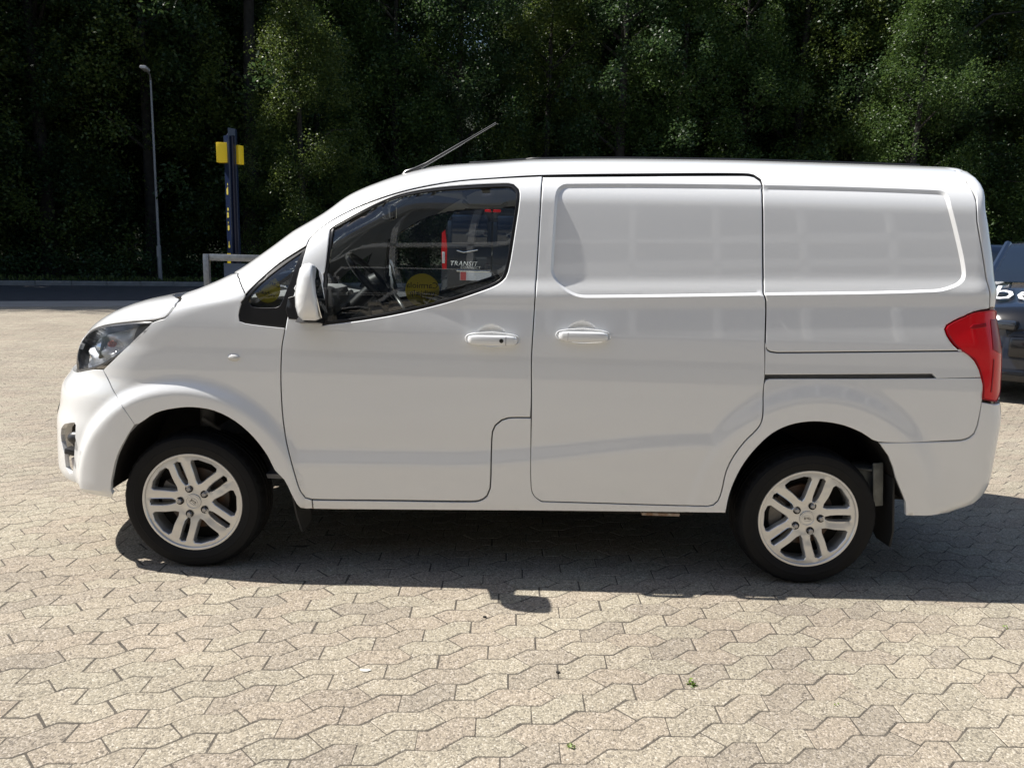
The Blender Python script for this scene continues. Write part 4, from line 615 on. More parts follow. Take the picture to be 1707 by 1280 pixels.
# ------------------------------------------------------------------ handles, repeater, mirrors, antenna
def handle(s,z,door,front):
    p=B.P(np.array([s]),np.array([z]))[0]
    L=.105; mb=MB(); V=[];n=14;sec=[]
    us=np.r_[np.linspace(-1,-.8,6),np.linspace(-.6,.6,7),np.linspace(.8,1,6)]
    for u in us:
        h=.0215*(max(1e-3,1-abs(u)**7))**.5; cx=p[0]+u*L; out=.024*(1-.25*u*u)*(1 if abs(u)<.9 else .9); th=.014*(max(1e-3,1-abs(u)**7))**.5
        ring=[(cx,p[1]-out+ .004*0 - th*math.copysign(abs(math.cos(a))**.6,math.cos(a))*.8,p[2]-.004+.012*u*.0+h*math.copysign(abs(math.sin(a))**.55,math.sin(a))) for a in np.linspace(0,2*math.pi,n,endpoint=False)]
        V+=ring
    m=len(us); F=[(i*n+j,i*n+(j+1)%n,(i+1)*n+(j+1)%n,(i+1)*n+j) for i in range(m-1) for j in range(n)]+[tuple(range(n)),tuple((m-1)*n+j for j in range(n-1,-1,-1))]
    mb.add(V,F)
    for u in (-.84,.84): mb.box((p[0]+u*L,p[1]-.006,p[2]-.004),(.03,.030,.03),bev=.006)
    hd=mb.build('door_handle',PAINT,door,True,50)
    # escutcheon rim under the bar
    rim=MB(); V=[];N=40
    for j in range(N):
        a=2*math.pi*j/N; ex=abs(math.cos(a))**.35*math.copysign(1,math.cos(a)); ez=abs(math.sin(a))**.8*math.copysign(1,math.sin(a))
        x=p[0]+.117*ex; zz=p[2]-.002+(.033-.008*abs(ex))*ez
        q=B.P(np.array([x]),np.array([zz]))[0]
        V+=[(x,q[1]+.001,zz),(p[0]+(x-p[0])*.985,q[1]-.005,p[2]+(zz-p[2])*.93),(p[0]+(x-p[0])*.955,q[1]-.001,p[2]+(zz-p[2])*.8)]
    F=[(3*j+k,3*j+k+1,3*((j+1)%N)+k+1,3*((j+1)%N)+k) for j in range(N) for k in range(2)]
    rim.add(V,F); hr=rim.build('handle_surround',PAINT,door,True,60)
    out=[hd,hr]
    y=p[1]-.0365
    if front:
        c=MB().lathe([(0,-.0015),(.0085,-.0012),(.0095,.003)],20,'y',(p[0]+.038,y+.002,p[2]-.004)).build('keyless_button',BLACKP,door); out.append(c)
        c=MB().lathe([(0,-.0012),(.0065,-.001),(.0075,.003)],20,'y',(p[0]+.076,y+.0085,p[2]-.003)).build('lock_cylinder',STEELN,door); out.append(c)
        c=MB().box((p[0]+.057,y+.006,p[2]-.004),(.0016,.006,.036)).build('handle_seam',DARK,door); out.append(c)
    else:
        c=MB().box((p[0]-.066,y+.007,p[2]-.004),(.0014,.006,.034)).build('handle_seam',mat('seam_grey',(.3,.3,.3),.6),door); out.append(c)
    return out
for (H,(d1,d2),f) in ((H1,doors[0],True),(H2,doors[1],False)):
    for o in handle(H[0],H[1],d1,f): mir(o,d2)
p=B.P(np.array([TR['repeater'][0][0]]),np.array([TR['repeater'][0][1]]))[0]
rp=MB(); rp.lathe([(0,-.011),(.012,-.010),(.024,-.005),(.030,.002)],24,'y'); rp.V=[(v[0]+p[0],v[1]+p[1],v[2]*.55+p[2]) for v in rp.V]
o=rp.build('side_repeater',mat('repeater',(.62,.62,.60),.1,coat=1.),van); mir(o)
# door mirror
def mirror_unit():
    root=empty('wing_mirror'); root.parent=van
    O=[(-.078,.078),(-.066,.100),(-.045,.112),(-.012,.116),(.008,.108),(.016,.08),(.030,-.02),(.045,-.085),(.047,-.106),(.034,-.116),(-.030,-.116),(-.052,-.085),(-.060,-.02),(-.072,.04)]
    O=[(-.030,.096),(-.016,.112),(.004,.116),(.022,.110),(.028,.095),(.030,.075),(.046,-.03),(.050,-.085),(.046,-.108),(.030,-.116),(-.022,-.116),(-.042,-.098),(-.052,-.06),(-.053,-.01),(-.043,.05)]
    O=np.array(resample(np.array(O),.012)); n=len(O)
    c=np.array([.563,1.252]); rows=[]
    #   y , scale, x shift, z shift
    for y,sx,sz,dx in ((-.062,.60,.70,.022),(-.066,.90,.84,.004),(-.085,.98,.94,.0),(-.125,1.0,1.,.002),(-.160,.96,.975,.005),(-.184,.86,.90,.011),(-.200,.70,.76,.017),(-.210,.45,.52,.022),(-.2145,.1,.12,.024)):
        rows.append([(c[0]+dx+(q[0]*sx if q[0]<0 else q[0]*min(1,sx*1.0+.0)),y+ (0),c[1]+q[1]*sz) for q in O])
    V=sum(rows,[]); F=[(i*n+j,i*n+(j+1)%n,(i+1)*n+(j+1)%n,(i+1)*n+j) for i in range(len(rows)-1) for j in range(n)]
    F+=[tuple(range(n)),tuple((len(rows)-1)*n+j for j in range(n-1,-1,-1))]
    hs=MB().add(V,F).build('mirror_housing',PAINT,root,True,55)
    # glass faces rearwards, set into the back of the housing
    g=MB(); pr=[(-.075,-.095),(-.075,.085),(-.10,.098),(-.16,.092),(-.185,.06),(-.19,-.07),(-.175,-.10),(-.10,-.108)]
    V=[(c[0]+.053-.13*zz-(.012 if zz>0.05 else 0),y,c[1]+zz) for y,zz in pr]; n2=len(pr)
    g.add(V+[(x-.004,y,z) for x,y,z in V],[tuple(range(n2)),tuple(range(2*n2-1,n2-1,-1))]+[(i,(i+1)%n2,n2+(i+1)%n2,n2+i) for i in range(n2)])
    gl=g.build('mirror_glass',mat('mirror_silver',(.7,.72,.73),.02,metal=1.),root,True,30)
    bs=MB(); bs.add(*([*[(.545+dx,y,z) for y,z,dx in ((-.12,1.128,-.04),(-.12,1.128,.05),(.03,1.105,.06),(.03,1.105,-.05),(-.10,1.148,-.03),(-.10,1.148,.04),(.03,1.16,.05),(.03,1.16,-.04))]],[(0,1,2,3),(4,7,6,5),(0,4,5,1),(1,5,6,2),(2,6,7,3),(3,7,4,0)]))
    bs.build('mirror_arm',BLACKP,root,True,30)
    tri=panel('mirror_base',[(.445,1.218),(.435,1.166),(.448,1.128),(.515,1.124),(.610,1.135),(.610,1.262),(.585,1.262)],BLACKP,root,off=.004,gap=.001,bev=.002,depth=.014,grid=.02)
    return root
m1=mirror_unit()
m2=empty('wing_mirror'); m2.parent=van
for ch in list(m1.children): mir(ch,m2)
pa=B.P(np.array([TR['ant'][0][0]]),np.array([TR['ant'][0][1]]))[0]+np.array([.0,.02,-.004])
an=MB(); a0=Vector(pa); a1=a0+Vector((.395,0,.235))
an.tube([a0+Vector((-.03,0,-.02)),a0+Vector((-.012,0,.004)),a0+Vector((.025,0,.02)),a0.lerp(a1,.2),a0.lerp(a1,.62),a0.lerp(a1,.64),a1],[.018,.0155,.010,.0075,.0065,.005,.0042],10)
an.tube([a0+Vector((.045,0,-.012)),a0+Vector((.05,0,.006)),a0+Vector((.075,0,.028))],[.006,.006,.004],8)
an.build('antenna',mat('antenna_black',(.02,.02,.02),.25,coat=.5),van)
# ------------------------------------------------------------------ cabin
dash=MB(); dp=[(-.05,1.17),(.15,1.19),(.36,1.205),(.50,1.185),(.545,1.12),(.50,.98),(.56,.82),(.50,.79),(-.05,.80)]
dash.extrude(dp,'y',.10,1.56); dash.box((.50,.42,1.205),(.16,.36,.10),bev=.035)
dash.build('dashboard',TRIM,van,True,40)
sw=MB(); c=Vector((.745,.42,1.262)); ax=Vector((.72,0,.70)).normalized(); e1=Vector((0,1,0)); e2=ax.cross(e1).normalized()
ring=[c+(e1*math.cos(a)+e2*math.sin(a))*.185 for a in np.linspace(0,2*math.pi,41)]
sw.tube(ring,.0155,10,cap=False)
for a in (0,math.pi,-math.pi/2): sw.tube([c-ax*.02,c+(e1*math.cos(a)+e2*math.sin(a))*.18],[.028,.014],8)
sw.lathe([(0,-.02),(.05,-.016),(.062,.0),(.05,.03)],20,'z'); k=len(sw.V)-80
R=ax.to_track_quat('Z','Y').to_matrix()
for i in range(k,len(sw.V)): sw.V[i]=tuple(c+R@Vector(sw.V[i]))
sw.tube([c-ax*.03,c-ax*.3],.035,10)
sw.build('steering_wheel',mat('wheel_leather',(.02,.02,.021),.35),van,True,50)
sk=MB().tube([(.62,.36,1.22),(.66,.24,1.235)],[.008,.011],8).build('column_stalk',mat('stalk_grey',(.3,.3,.3),.4),van)
rm=MB().box((.735,.83,1.615),(.035,.22,.075),Matrix.Rotation(.35,3,'Z'),.015); rm.tube([(.73,.83,1.64),(.66,.83,1.72)],.008,8); rm.build('rear_view_mirror',mat('mirror_black',(.015,.015,.015),.2,coat=.6),van)
rg=MB(); M=Matrix.Rotation(.35,3,'Z'); rg.box(Vector((.735,.83,1.615))+M@Vector((.0185,0,0)),(.002,.20,.06),M); rg.build('rear_view_glass',mat('mirror_silver',(.7,.72,.73),.02,metal=1.),van)
for y in (.52,1.14): MB().box((1.0,y,1.745),(.22,.36,.022),Matrix.Rotation(.12,3,'Y'),.01).build('sun_visor',mat('visor_beige',(.46,.43,.36),.9),van)
MB().tube([(1.08,1.42,1.72),(1.12,1.40,1.69),(1.30,1.40,1.69),(1.34,1.42,1.72)],.012,8).build('grab_handle',mat('visor_beige',(.46,.43,.36),.9),van)
hlg=MB().box((1.46,YC,1.80),(.62,.9,.02)); hlg.build('headliner',HEADL,van)
bk=MB().box((1.80,YC,1.06),(.03,1.30,1.36)); bk.build('bulkhead',mat('bulkhead_grey',(.10,.10,.105),.7),van)
def seat(y):
    s=MB(); s.box((1.40,y,.74),(.5,.48,.16),Matrix.Rotation(-.08,3,'Y'),.05); s.box((1.665,y,1.10),(.13,.46,.66),Matrix.Rotation(.16,3,'Y'),.05); s.box((1.735,y,1.52),(.10,.26,.19),Matrix.Rotation(.16,3,'Y'),.04); s.tube([(1.70,y-.06,1.38),(1.725,y-.06,1.46)],.007,6); s.tube([(1.70,y+.06,1.38),(1.725,y+.06,1.46)],.007,6); s.box((1.40,y,.53),(.4,.4,.26))
    s.build('seat',mat('seat_fabric',(.03,.03,.033),.9,bump=.15,bscale=200),van,True,50)
seat(.44); seat(1.22)
MB().box((.95,YC,.40),(1.7,1.44,.02)).build('cabin_floor',TRIM,van)
# stickers stuck to the far windows, read through from behind
YEL=bpy.data.materials.new('sticker_yellow'); YEL.use_nodes=True; n_=YEL.node_tree; b_=n_.nodes['Principled BSDF']; b_.inputs['Base Color'].default_value=(.85,.74,.08,1); t_=n_.nodes.new('ShaderNodeBsdfTranslucent'); t_.inputs[0].default_value=(.95,.85,.10,1); x_=n_.nodes.new('ShaderNodeMixShader'); x_.inputs[0].default_value=.55; n_.links.new(b_.outputs[0],x_.inputs[1]); n_.links.new(t_.outputs[0],x_.inputs[2]); n_.links.new(x_.outputs[0],n_.nodes['Material Output'].inputs[0]); INK=mat('sticker_ink',(.02,.02,.02),.5)
def sticker(x,z,y,rx,rz,rot,parent):
    st=MB(); n=40; V=[(x+rx*math.cos(2*math.pi*j/n),y,z+rz*math.sin(2*math.pi*j/n)) for j in range(n)]
    st.add(V+[(a,b+.0015,c_) for a,b,c_ in V],[tuple(range(n)),tuple(range(2*n-1,n-1,-1))]+[(i,(i+1)%n,n+(i+1)%n,n+i) for i in range(n)])
    o=st.build('sticker',YEL,parent,False)
    for tx,dz,sz in (('Carmiola',.03,.05),('vejhjælp',-.018,.046),('———',-.072,.02)):
        Mx=Matrix.Translation((x,y-.002,z))@Matrix.Rotation(rot,4,'Y')@Matrix.Translation((0,0,dz))@Matrix.Rotation(math.pi/2,4,'X')
        text_obj('lettering',tx,sz*rx/.10,Mx,INK,o,.001,mirror=True)
yf=2*YC-float(B.P(np.array([.81]),np.array([1.166]))[0][1])-.03
sticker(.815,1.178,yf,.108,.105,0,van)
yq=float(B.P(np.array([.19]),np.array([1.26]))[0][1])+.055
sticker(.335,1.248,yq,.056,.060,.28,van)
# ------------------------------------------------------------------ ground
RT=np.array([.898,.44]); RN=np.array([.44,-.898])     # road direction and normal (towards the camera)
A0=15.0; RT2=np.array([.996,.09]); RN2=np.array([.09,-.996]); _bis=(RN+RN2)/np.linalg.norm(RN+RN2)
def roadpt(a,d,z):
    # the road runs obliquely, then bends to the right behind the parked vans
    P0=RT*A0-RN*27
    if a<A0: p=RT*a-RN*d
    else: p=P0+RT2*(a-A0)-RN2*(d-27)
    return (p[0],p[1],z)
def roadmid(d): 
    P0=RT*A0-RN*27; k=(d-27)/float(_bis@RN); return P0-_bis*k   # d = distance beyond the line through the origin
D_EDGE,D_STRIP,D_KERB=15.8,17.6,24.9
def paver_material(name,scale=1.0,flat=False):
    m=bpy.data.materials.new(name); m.use_nodes=True; n=m.node_tree; b=n.nodes['Principled BSDF']; b.inputs['Roughness'].default_value=.85; b.inputs['Specular IOR Level'].default_value=.25
    N=lambda t:n.nodes.new(t); lk=n.links.new
    geo=N('ShaderNodeNewGeometry'); oi=N('ShaderNodeObjectInfo')
    pos=geo.outputs['Position']
    vo=N('ShaderNodeTexVoronoi'); vo.inputs['Scale'].default_value=185; lk(pos,vo.inputs['Vector'])
    vo2=N('ShaderNodeTexVoronoi'); vo2.inputs['Scale'].default_value=120; lk(pos,vo2.inputs['Vector'])
    sep=N('ShaderNodeSeparateColor'); lk(vo.outputs['Color'],sep.inputs[0])
    sep2=N('ShaderNodeSeparateColor'); lk(vo2.outputs['Color'],sep2.inputs[0])
    r=N('ShaderNodeValToRGB'); e=r.color_ramp.elements; e[0].position=0; e[0].color=(.16,.145,.125,1); e[1].position=1; e[1].color=(.50,.47,.415,1)
    for p,c in ((.10,(.225,.205,.170,1)),(.35,(.290,.264,.216,1)),(.6,(.335,.303,.244,1)),(.85,(.39,.357,.295,1))): k=e.new(p); k.color=c
    lk(sep.outputs[0],r.inputs[0])
    # sparse dark pits
    dk=N('ShaderNodeMath'); dk.operation='GREATER_THAN'; dk.inputs[1].default_value=.975; lk(sep2.outputs[1],dk.inputs[0])
    mx0=N('ShaderNodeMix'); mx0.data_type='RGBA'; mx0.inputs['B'].default_value=(.09,.08,.07,1); lk(r.outputs[0],mx0.inputs['A'])
    dks=N('ShaderNodeMath'); dks.operation='MULTIPLY'; dks.inputs[1].default_value=.6; lk(dk.outputs[0],dks.inputs[0]); lk(dks.outputs[0],mx0.inputs['Factor'])
    # each stone its own tone
    ad=N('ShaderNodeMath'); ad.operation='ADD'; lk(geo.outputs['Random Per Island'],ad.inputs[0]); lk(oi.outputs['Random'],ad.inputs[1])
    fr=N('ShaderNodeMath'); fr.operation='FRACT'; lk(ad.outputs[0],fr.inputs[0])
    r2=N('ShaderNodeValToRGB'); e=r2.color_ramp.elements; e[0].color=(.86,.84,.83,1); e[1].color=(1.06,1.04,1.0,1)
    k=e.new(.35); k.color=(1.0,.95,.92,1); k=e.new(.65); k.color=(.97,.97,.93,1); lk(fr.outputs[0],r2.inputs[0])
    mm=N('ShaderNodeMix'); mm.data_type='RGBA'; mm.blend_type='MULTIPLY'; mm.inputs['Factor'].default_value=0 if flat else 1; lk(mx0.outputs['Result'],mm.inputs['A']); lk(r2.outputs[0],mm.inputs['B'])
    # broad stains
    ns=N('ShaderNodeTexNoise'); ns.inputs['Scale'].default_value=.9; ns.inputs['Detail'].default_value=5; lk(pos,ns.inputs['Vector'])
    r3=N('ShaderNodeValToRGB'); r3.color_ramp.elements[0].position=.3; r3.color_ramp.elements[1].position=.7; r3.color_ramp.elements[0].color=(.80,.78,.77,1); r3.color_ramp.elements[1].color=(1.03,1.02,1.0,1); lk(ns.outputs['Fac'],r3.inputs[0])
    m3=N('ShaderNodeMix'); m3.data_type='RGBA'; m3.blend_type='MULTIPLY'; m3.inputs['Factor'].default_value=1; lk(mm.outputs['Result'],m3.inputs['A']); lk(r3.outputs[0],m3.inputs['B'])
    lk(m3.outputs['Result'],b.inputs['Base Color'])
    nb=N('ShaderNodeTexNoise'); nb.inputs['Scale'].default_value=170; nb.inputs['Detail'].default_value=3; lk(pos,nb.inputs['Vector'])
    av=N('ShaderNodeMath'); av.operation='MULTIPLY_ADD'; av.inputs[1].default_value=-.8; lk(vo.outputs['Distance'],av.inputs[0]); lk(nb.outputs['Fac'],av.inputs[2])
    bp=N('ShaderNodeBump'); bp.inputs['Strength'].default_value=.45; bp.inputs['Distance'].default_value=.0035; lk(av.outputs[0],bp.inputs['Height']); lk(bp.outputs[0],b.inputs['Normal'])
    return m
PAV=paver_material('paver_concrete'); PAVF=paver_material('paver_far',flat=True)
SAND=mat('joint_sand',(.11,.096,.078),.95,noise=.45,nscale=30,bump=.3,bscale=300)
def sheet(name,pts,m,**k):
    o=mesh(name,pts,[tuple(range(len(pts)))],m,None,False); tag(o,**k); return o
R_=900
gp=[]
gr=MB(); gr.add([(-R_,-R_,-.035),(R_,-R_,-.035),(R_,R_,-.035),(-R_,R_,-.035)],[(0,1,2,3)])
tag(gr.build('ground',PAVF,None,False),kind='structure')
sheet('added_forecourt',[(-40,-15,-.028),(40,-15,-.028),(40,-5.2,-.028),(-40,-5.2,-.028)],mat('asphalt',(.055,.057,.062),.8,noise=.3,nscale=3,bump=.3,bscale=120),kind='structure')  # unseen dark strip added to mirror as a grey-blue band in the paint
# lattice of the wavy stones
Fv=np.array([.098,.002]); Rv=np.array([.0745,.0725]); Tv=Fv+Rv; Dv=np.array([.0385,-.093]); O0=np.array([.168,-.896]); WP_=.093
Rh=Rv/np.linalg.norm(Rv); dl=.019
def stone(kind):
    if kind==0: # ends on the flat runs
        up=[Fv/2+[dl,0],Fv,Tv,Tv+Fv/2+[dl,0]]; lo=[Fv/2-[dl,0],Fv,Tv,Tv+Fv/2-[dl,0]]
    else:
        up=[Fv+Rv/2-Rh*dl,Tv,Tv+Fv,Tv+Fv+Rv/2-Rh*dl]; lo=[Fv+Rv/2+Rh*dl,Tv,Tv+Fv,Tv+Fv+Rv/2+Rh*dl]
    P=np.array([np.asarray(p) for p in up]+[np.asarray(p)+Dv for p in lo[::-1]])
    return P if area(P)>0 else P[::-1]
def stone_mesh(kind,seed):
    r=np.random.default_rng(seed); P=stone(kind); c=P.mean(0); P=P-c
    # soften the corners a little
    Q=[]
    for i in range(len(P)):
        a,b,d=P[i-1],P[i],P[(i+1)%len(P)]; Q+=[b+(a-b)*.06,b+(d-b)*.06]
    Q=np.array(Q)+r.normal(0,.0005,(16,2)); g=.0012+r.uniform(-.0003,.0004)
    n=len(Q); A_=inset(Q,g); B_=inset(Q,g+.0022)
    V=np.r_[np.c_[B_,np.full(n,.0)+r.normal(0,.0002,n)],np.c_[A_,np.full(n,-.0018)],np.c_[A_,np.full(n,-.014)]]
    F=[tuple(range(n))]+[(i,n+i,n+(i+1)%n,(i+1)%n) for i in range(n)]+[(n+i,2*n+i,2*n+(i+1)%n,n+(i+1)%n) for i in range(n)]
    return V,F,c
VAR={(k,s):stone_mesh(k,100*k+s) for k in (0,1) for s in range(6)}
VM={}
f_=1284.
def project(P):
    M=np.array(sc.camera.matrix_world); R=M[:3,:3]; d=(P-M[:3,3])@R; z=-d[:,2]
    return np.c_[853.5+f_*d[:,0]/z,640-f_*d[:,1]/z,z]
ii,jj=np.meshgrid(np.arange(-260,30),np.arange(-160,200),indexing='ij')
kk=ii.ravel();nn=jj.ravel()
base=O0+kk[:,None]*Dv+nn[:,None]*Tv
kind=(kk%2).astype(int)
cen=np.where(kind[:,None]==0,VAR[(0,0)][2],VAR[(1,0)][2])+base
pj=project(np.c_[cen,np.zeros(len(cen))])
dr=-(cen@RN)
wv=cen+ .02*np.sin(cen[:,::-1]*1.1)         # rows wander slightly
vis=(pj[:,2]>.5)&(pj[:,0]>-800)&(pj[:,0]<2500)&(pj[:,1]<1620)&(dr<D_EDGE)&(cen[:,1]<15)
idx=np.where(vis)[0]
cen=cen[idx];kind=kind[idx];pj=pj[idx];N_=len(idx)
zs=rng.normal(0,.0003,N_); tx=rng.normal(0,.002,N_); ty=rng.normal(0,.002,N_); rz=rng.normal(0,.008,N_); var=rng.integers(0,6,N_)
wander=np.c_[.012*np.sin(cen[:,1]*2.1+.6),.010*np.sin(cen[:,0]*1.7)]; cen=cen+wander+rng.normal(0,.0009,(N_,2))
inf=(pj[:,0]>-20)&(pj[:,0]<1727)&(pj[:,1]<1300)
rank=np.argsort(np.where(inf,pj[:,2],1e6)); near=set(rank[:300].tolist())
pav=sheet('pavement',[(-34,-5.2,-.0046),(30,-5.2,-.0046),roadpt(34,D_EDGE,-.0046)]+[tuple(roadmid(D_EDGE))+(-.0046,)]+[roadpt(-36,D_EDGE,-.0046)],PAVF,kind='structure')
def hull(P):
    P=sorted(map(tuple,P)); out=[]
    for seq in (P,P[::-1]):
        h=[]
        for p in seq:
            while len(h)>1 and (h[-1][0]-h[-2][0])*(p[1]-h[-2][1])-(h[-1][1]-h[-2][1])*(p[0]-h[-2][0])<=0: h.pop()
            h.append(p)
        out+=h[:-1]
    return out
hl_=hull(cen); hc_=np.mean(hl_,0)
o=mesh('joint_sand',[(x+(hc_[0]-x)*.012,y+(hc_[1]-y)*.012,-.0014) for x,y in hl_],[tuple(range(len(hl_)))],SAND,pav,False); tag(o,kind='stuff')
for (k,s),(V,F,c) in VAR.items():
    me=bpy.data.meshes.new('paving_stone'); me.from_pydata([tuple(v) for v in V],[],F); me.materials.append(PAV); VM[(k,s)]=me
for i in near:
    o=bpy.data.objects.new('paving_stone',VM[(int(kind[i]),int(var[i]))]); COL.objects.link(o); o.parent=pav
    o.location=(cen[i,0],cen[i,1],zs[i]); o.rotation_euler=(tx[i],ty[i],rz[i])
allV=[];allF=[];nb=0
for key,(V,F,c) in VAR.items():
    sel=np.array([i for i in range(N_) if i not in near and (kind[i],var[i])==key])
    if len(sel)==0: continue
    ca,sa=np.cos(rz[sel]),np.sin(rz[sel])
    X=V[None,:,0]*ca[:,None]-V[None,:,1]*sa[:,None]; Y=V[None,:,0]*sa[:,None]+V[None,:,1]*ca[:,None]
    Z=V[None,:,2]+zs[sel][:,None]-V[None,:,0]*ty[sel][:,None]+V[None,:,1]*tx[sel][:,None]
    VV=np.stack([X+cen[sel,0][:,None],Y+cen[sel,1][:,None],Z],-1).reshape(-1,3)
    m_=len(V)
    for q in range(len(sel)):
        allF+= [tuple(x+nb+q*m_ for x in f) for f in F]
    allV.append(VV); nb+=len(VV)
o=mesh('distant_paving_stones',np.concatenate(allV),allF,PAV,pav,False); tag(o,kind='stuff')
print('stones',N_)
# strip, road, kerb, verge
CONC=mat('concrete_edging',(.36,.33,.29),.85,noise=.2,nscale=2,bump=.15,bscale=80)
ASPH=mat('asphalt',(.055,.057,.062),.8,noise=.3,nscale=3,bump=.3,bscale=120)
KERB=mat('kerb_stone',(.22,.215,.205),.85,noise=.25,nscale=5,bump=.2,bscale=60)
def rquad(d0,d1,z,a0=-60,a1=70):
    m0,m1=roadmid(d0),roadmid(d1); return [roadpt(a0,d0,z),(m0[0],m0[1],z),roadpt(a1,d0,z),roadpt(a1,d1,z),(m1[0],m1[1],z),roadpt(a0,d1,z)]
sheet('concrete_strip',rquad(D_EDGE,D_STRIP,-.004),CONC,kind='structure')
sheet('road',rquad(D_STRIP,D_KERB,-.010),ASPH,kind='structure')
kb=MB(); ln=1.0
kerb=empty('kerb',kind='structure')
kv=[(0,0,-.02),(.985,0,-.02),(.985,0,.10),(0,0,.10),(0,.15,.10),(.985,.15,.10),(.985,.15,-.02),(0,.15,-.02),(0,.02,.12),(.985,.02,.12),(.985,.15,.12),(0,.15,.12)]
km=bpy.data.meshes.new('kerb_stone'); km.from_pydata([(0,0,-.03),(.985,0,-.03),(.985,0,.105),(0,0,.105),(0,.02,.125),(.985,.02,.125),(.985,.16,.125),(0,.16,.125)],[],[(0,1,2,3),(3,2,5,4),(4,5,6,7),(0,3,4,7),(1,6,5,2)]); km.materials.append(KERB)
ang=math.atan2(RT[1],RT[0])
for a in range(-40,44):
    o=bpy.data.objects.new('kerb_stone',km); COL.objects.link(o); o.parent=kerb; o.location=roadpt(a,D_KERB,rng.normal(0,.004)); o.rotation_euler=(0,0,(ang if a<A0 else math.atan2(RT2[1],RT2[0]))+rng.normal(0,.003))
VERGE=mat('verge_soil',(.035,.04,.018),.95,noise=.5,nscale=2)
FLOOR=mat('forest_floor',(.030,.024,.014),.95,noise=.5,nscale=1.5,bump=.3,bscale=10)
sheet('grass_verge',rquad(D_KERB+.15,D_KERB+6,.10),VERGE,kind='structure')
sheet('forest_floor',rquad(D_KERB+5.9,D_KERB+80,.104,-110,120),FLOOR,kind='structure')
# ------------------------------------------------------------------ foliage
def leafmat(name,col,col2,tr=.38):
    m=bpy.data.materials.new(name); m.use_nodes=True; n=m.node_tree; n.nodes.clear(); N=n.nodes.new; lk=n.links.new
    o=N('ShaderNodeOutputMaterial'); mx=N('ShaderNodeMixShader'); d=N('ShaderNodeBsdfPrincipled'); t=N('ShaderNodeBsdfTranslucent'); g=N('ShaderNodeNewGeometry'); r=N('ShaderNodeValToRGB')
    r.color_ramp.elements[0].color=(*col,1); r.color_ramp.elements[1].color=(*col2,1); lk(g.outputs['Random Per Island'],r.inputs[0])
    d.inputs['Roughness'].default_value=.45; d.inputs['Specular IOR Level'].default_value=.4; lk(r.outputs[0],d.inputs['Base Color'])
    hs=N('ShaderNodeHueSaturation'); hs.inputs['Value'].default_value=1.6; hs.inputs['Hue'].default_value=.485; lk(r.outputs[0],hs.inputs['Color']); lk(hs.outputs[0],t.inputs[0])
    mx.inputs[0].default_value=tr; lk(d.outputs[0],mx.inputs[1]); lk(t.outputs[0],mx.inputs[2]); lk(mx.outputs[0],o.inputs[0]); return m
LEAF=[leafmat('leaf_beech',(.028,.060,.014),(.075,.125,.032)),leafmat('leaf_lime',(.038,.066,.012),(.105,.145,.035)),leafmat('leaf_dark',(.020,.046,.016),(.050,.088,.028))]
BARK=mat('bark',(.040,.036,.030),.9,noise=.5,nscale=5,bump=.4,bscale=25)
def leaf_cloud(centres,radii,counts,size,r,droop=.35,flat=.55):
    C=np.repeat(centres,counts,0); Rr=np.repeat(radii,counts,0); n=len(C)
    d=r.normal(0,1,(n,3)); d/=np.linalg.norm(d,axis=1)[:,None]; u=r.uniform(0,1,n)**.45
    p=C+d*(Rr*u)[:,None]*np.array([1,1,flat]); p[:,2]-=droop*Rr*(np.hypot(d[:,0],d[:,1])*u)**2
    nn=r.normal(0,1,(n,3)); nn[:,2]=np.abs(nn[:,2])+.4; nn/=np.linalg.norm(nn,axis=1)[:,None]
    t=np.cross(nn,r.normal(0,1,(n,3))); t/=np.linalg.norm(t,axis=1)[:,None]; b=np.cross(nn,t)
    s=size*r.uniform(.65,1.35,n)[:,None]
    q=np.stack([p-t*s*.5,p+b*s*.32+nn*s*.08,p+t*s*.5,p-b*s*.32+nn*s*.08],1)
    return q.reshape(-1,3)
def quads_mesh(name,V,m):
    n=len(V)//4; me=bpy.data.meshes.new(name); me.vertices.add(len(V)); me.vertices.foreach_set('co',V.astype(np.float32).ravel())
    me.loops.add(4*n); me.loops.foreach_set('vertex_index',np.arange(4*n,dtype=np.int32)); me.polygons.add(n); me.polygons.foreach_set('loop_start',np.arange(0,4*n,4,dtype=np.int32)); me.polygons.foreach_set('loop_total',np.full(n,4,dtype=np.int32)); me.update(calc_edges=True); me.materials.append(m); return me
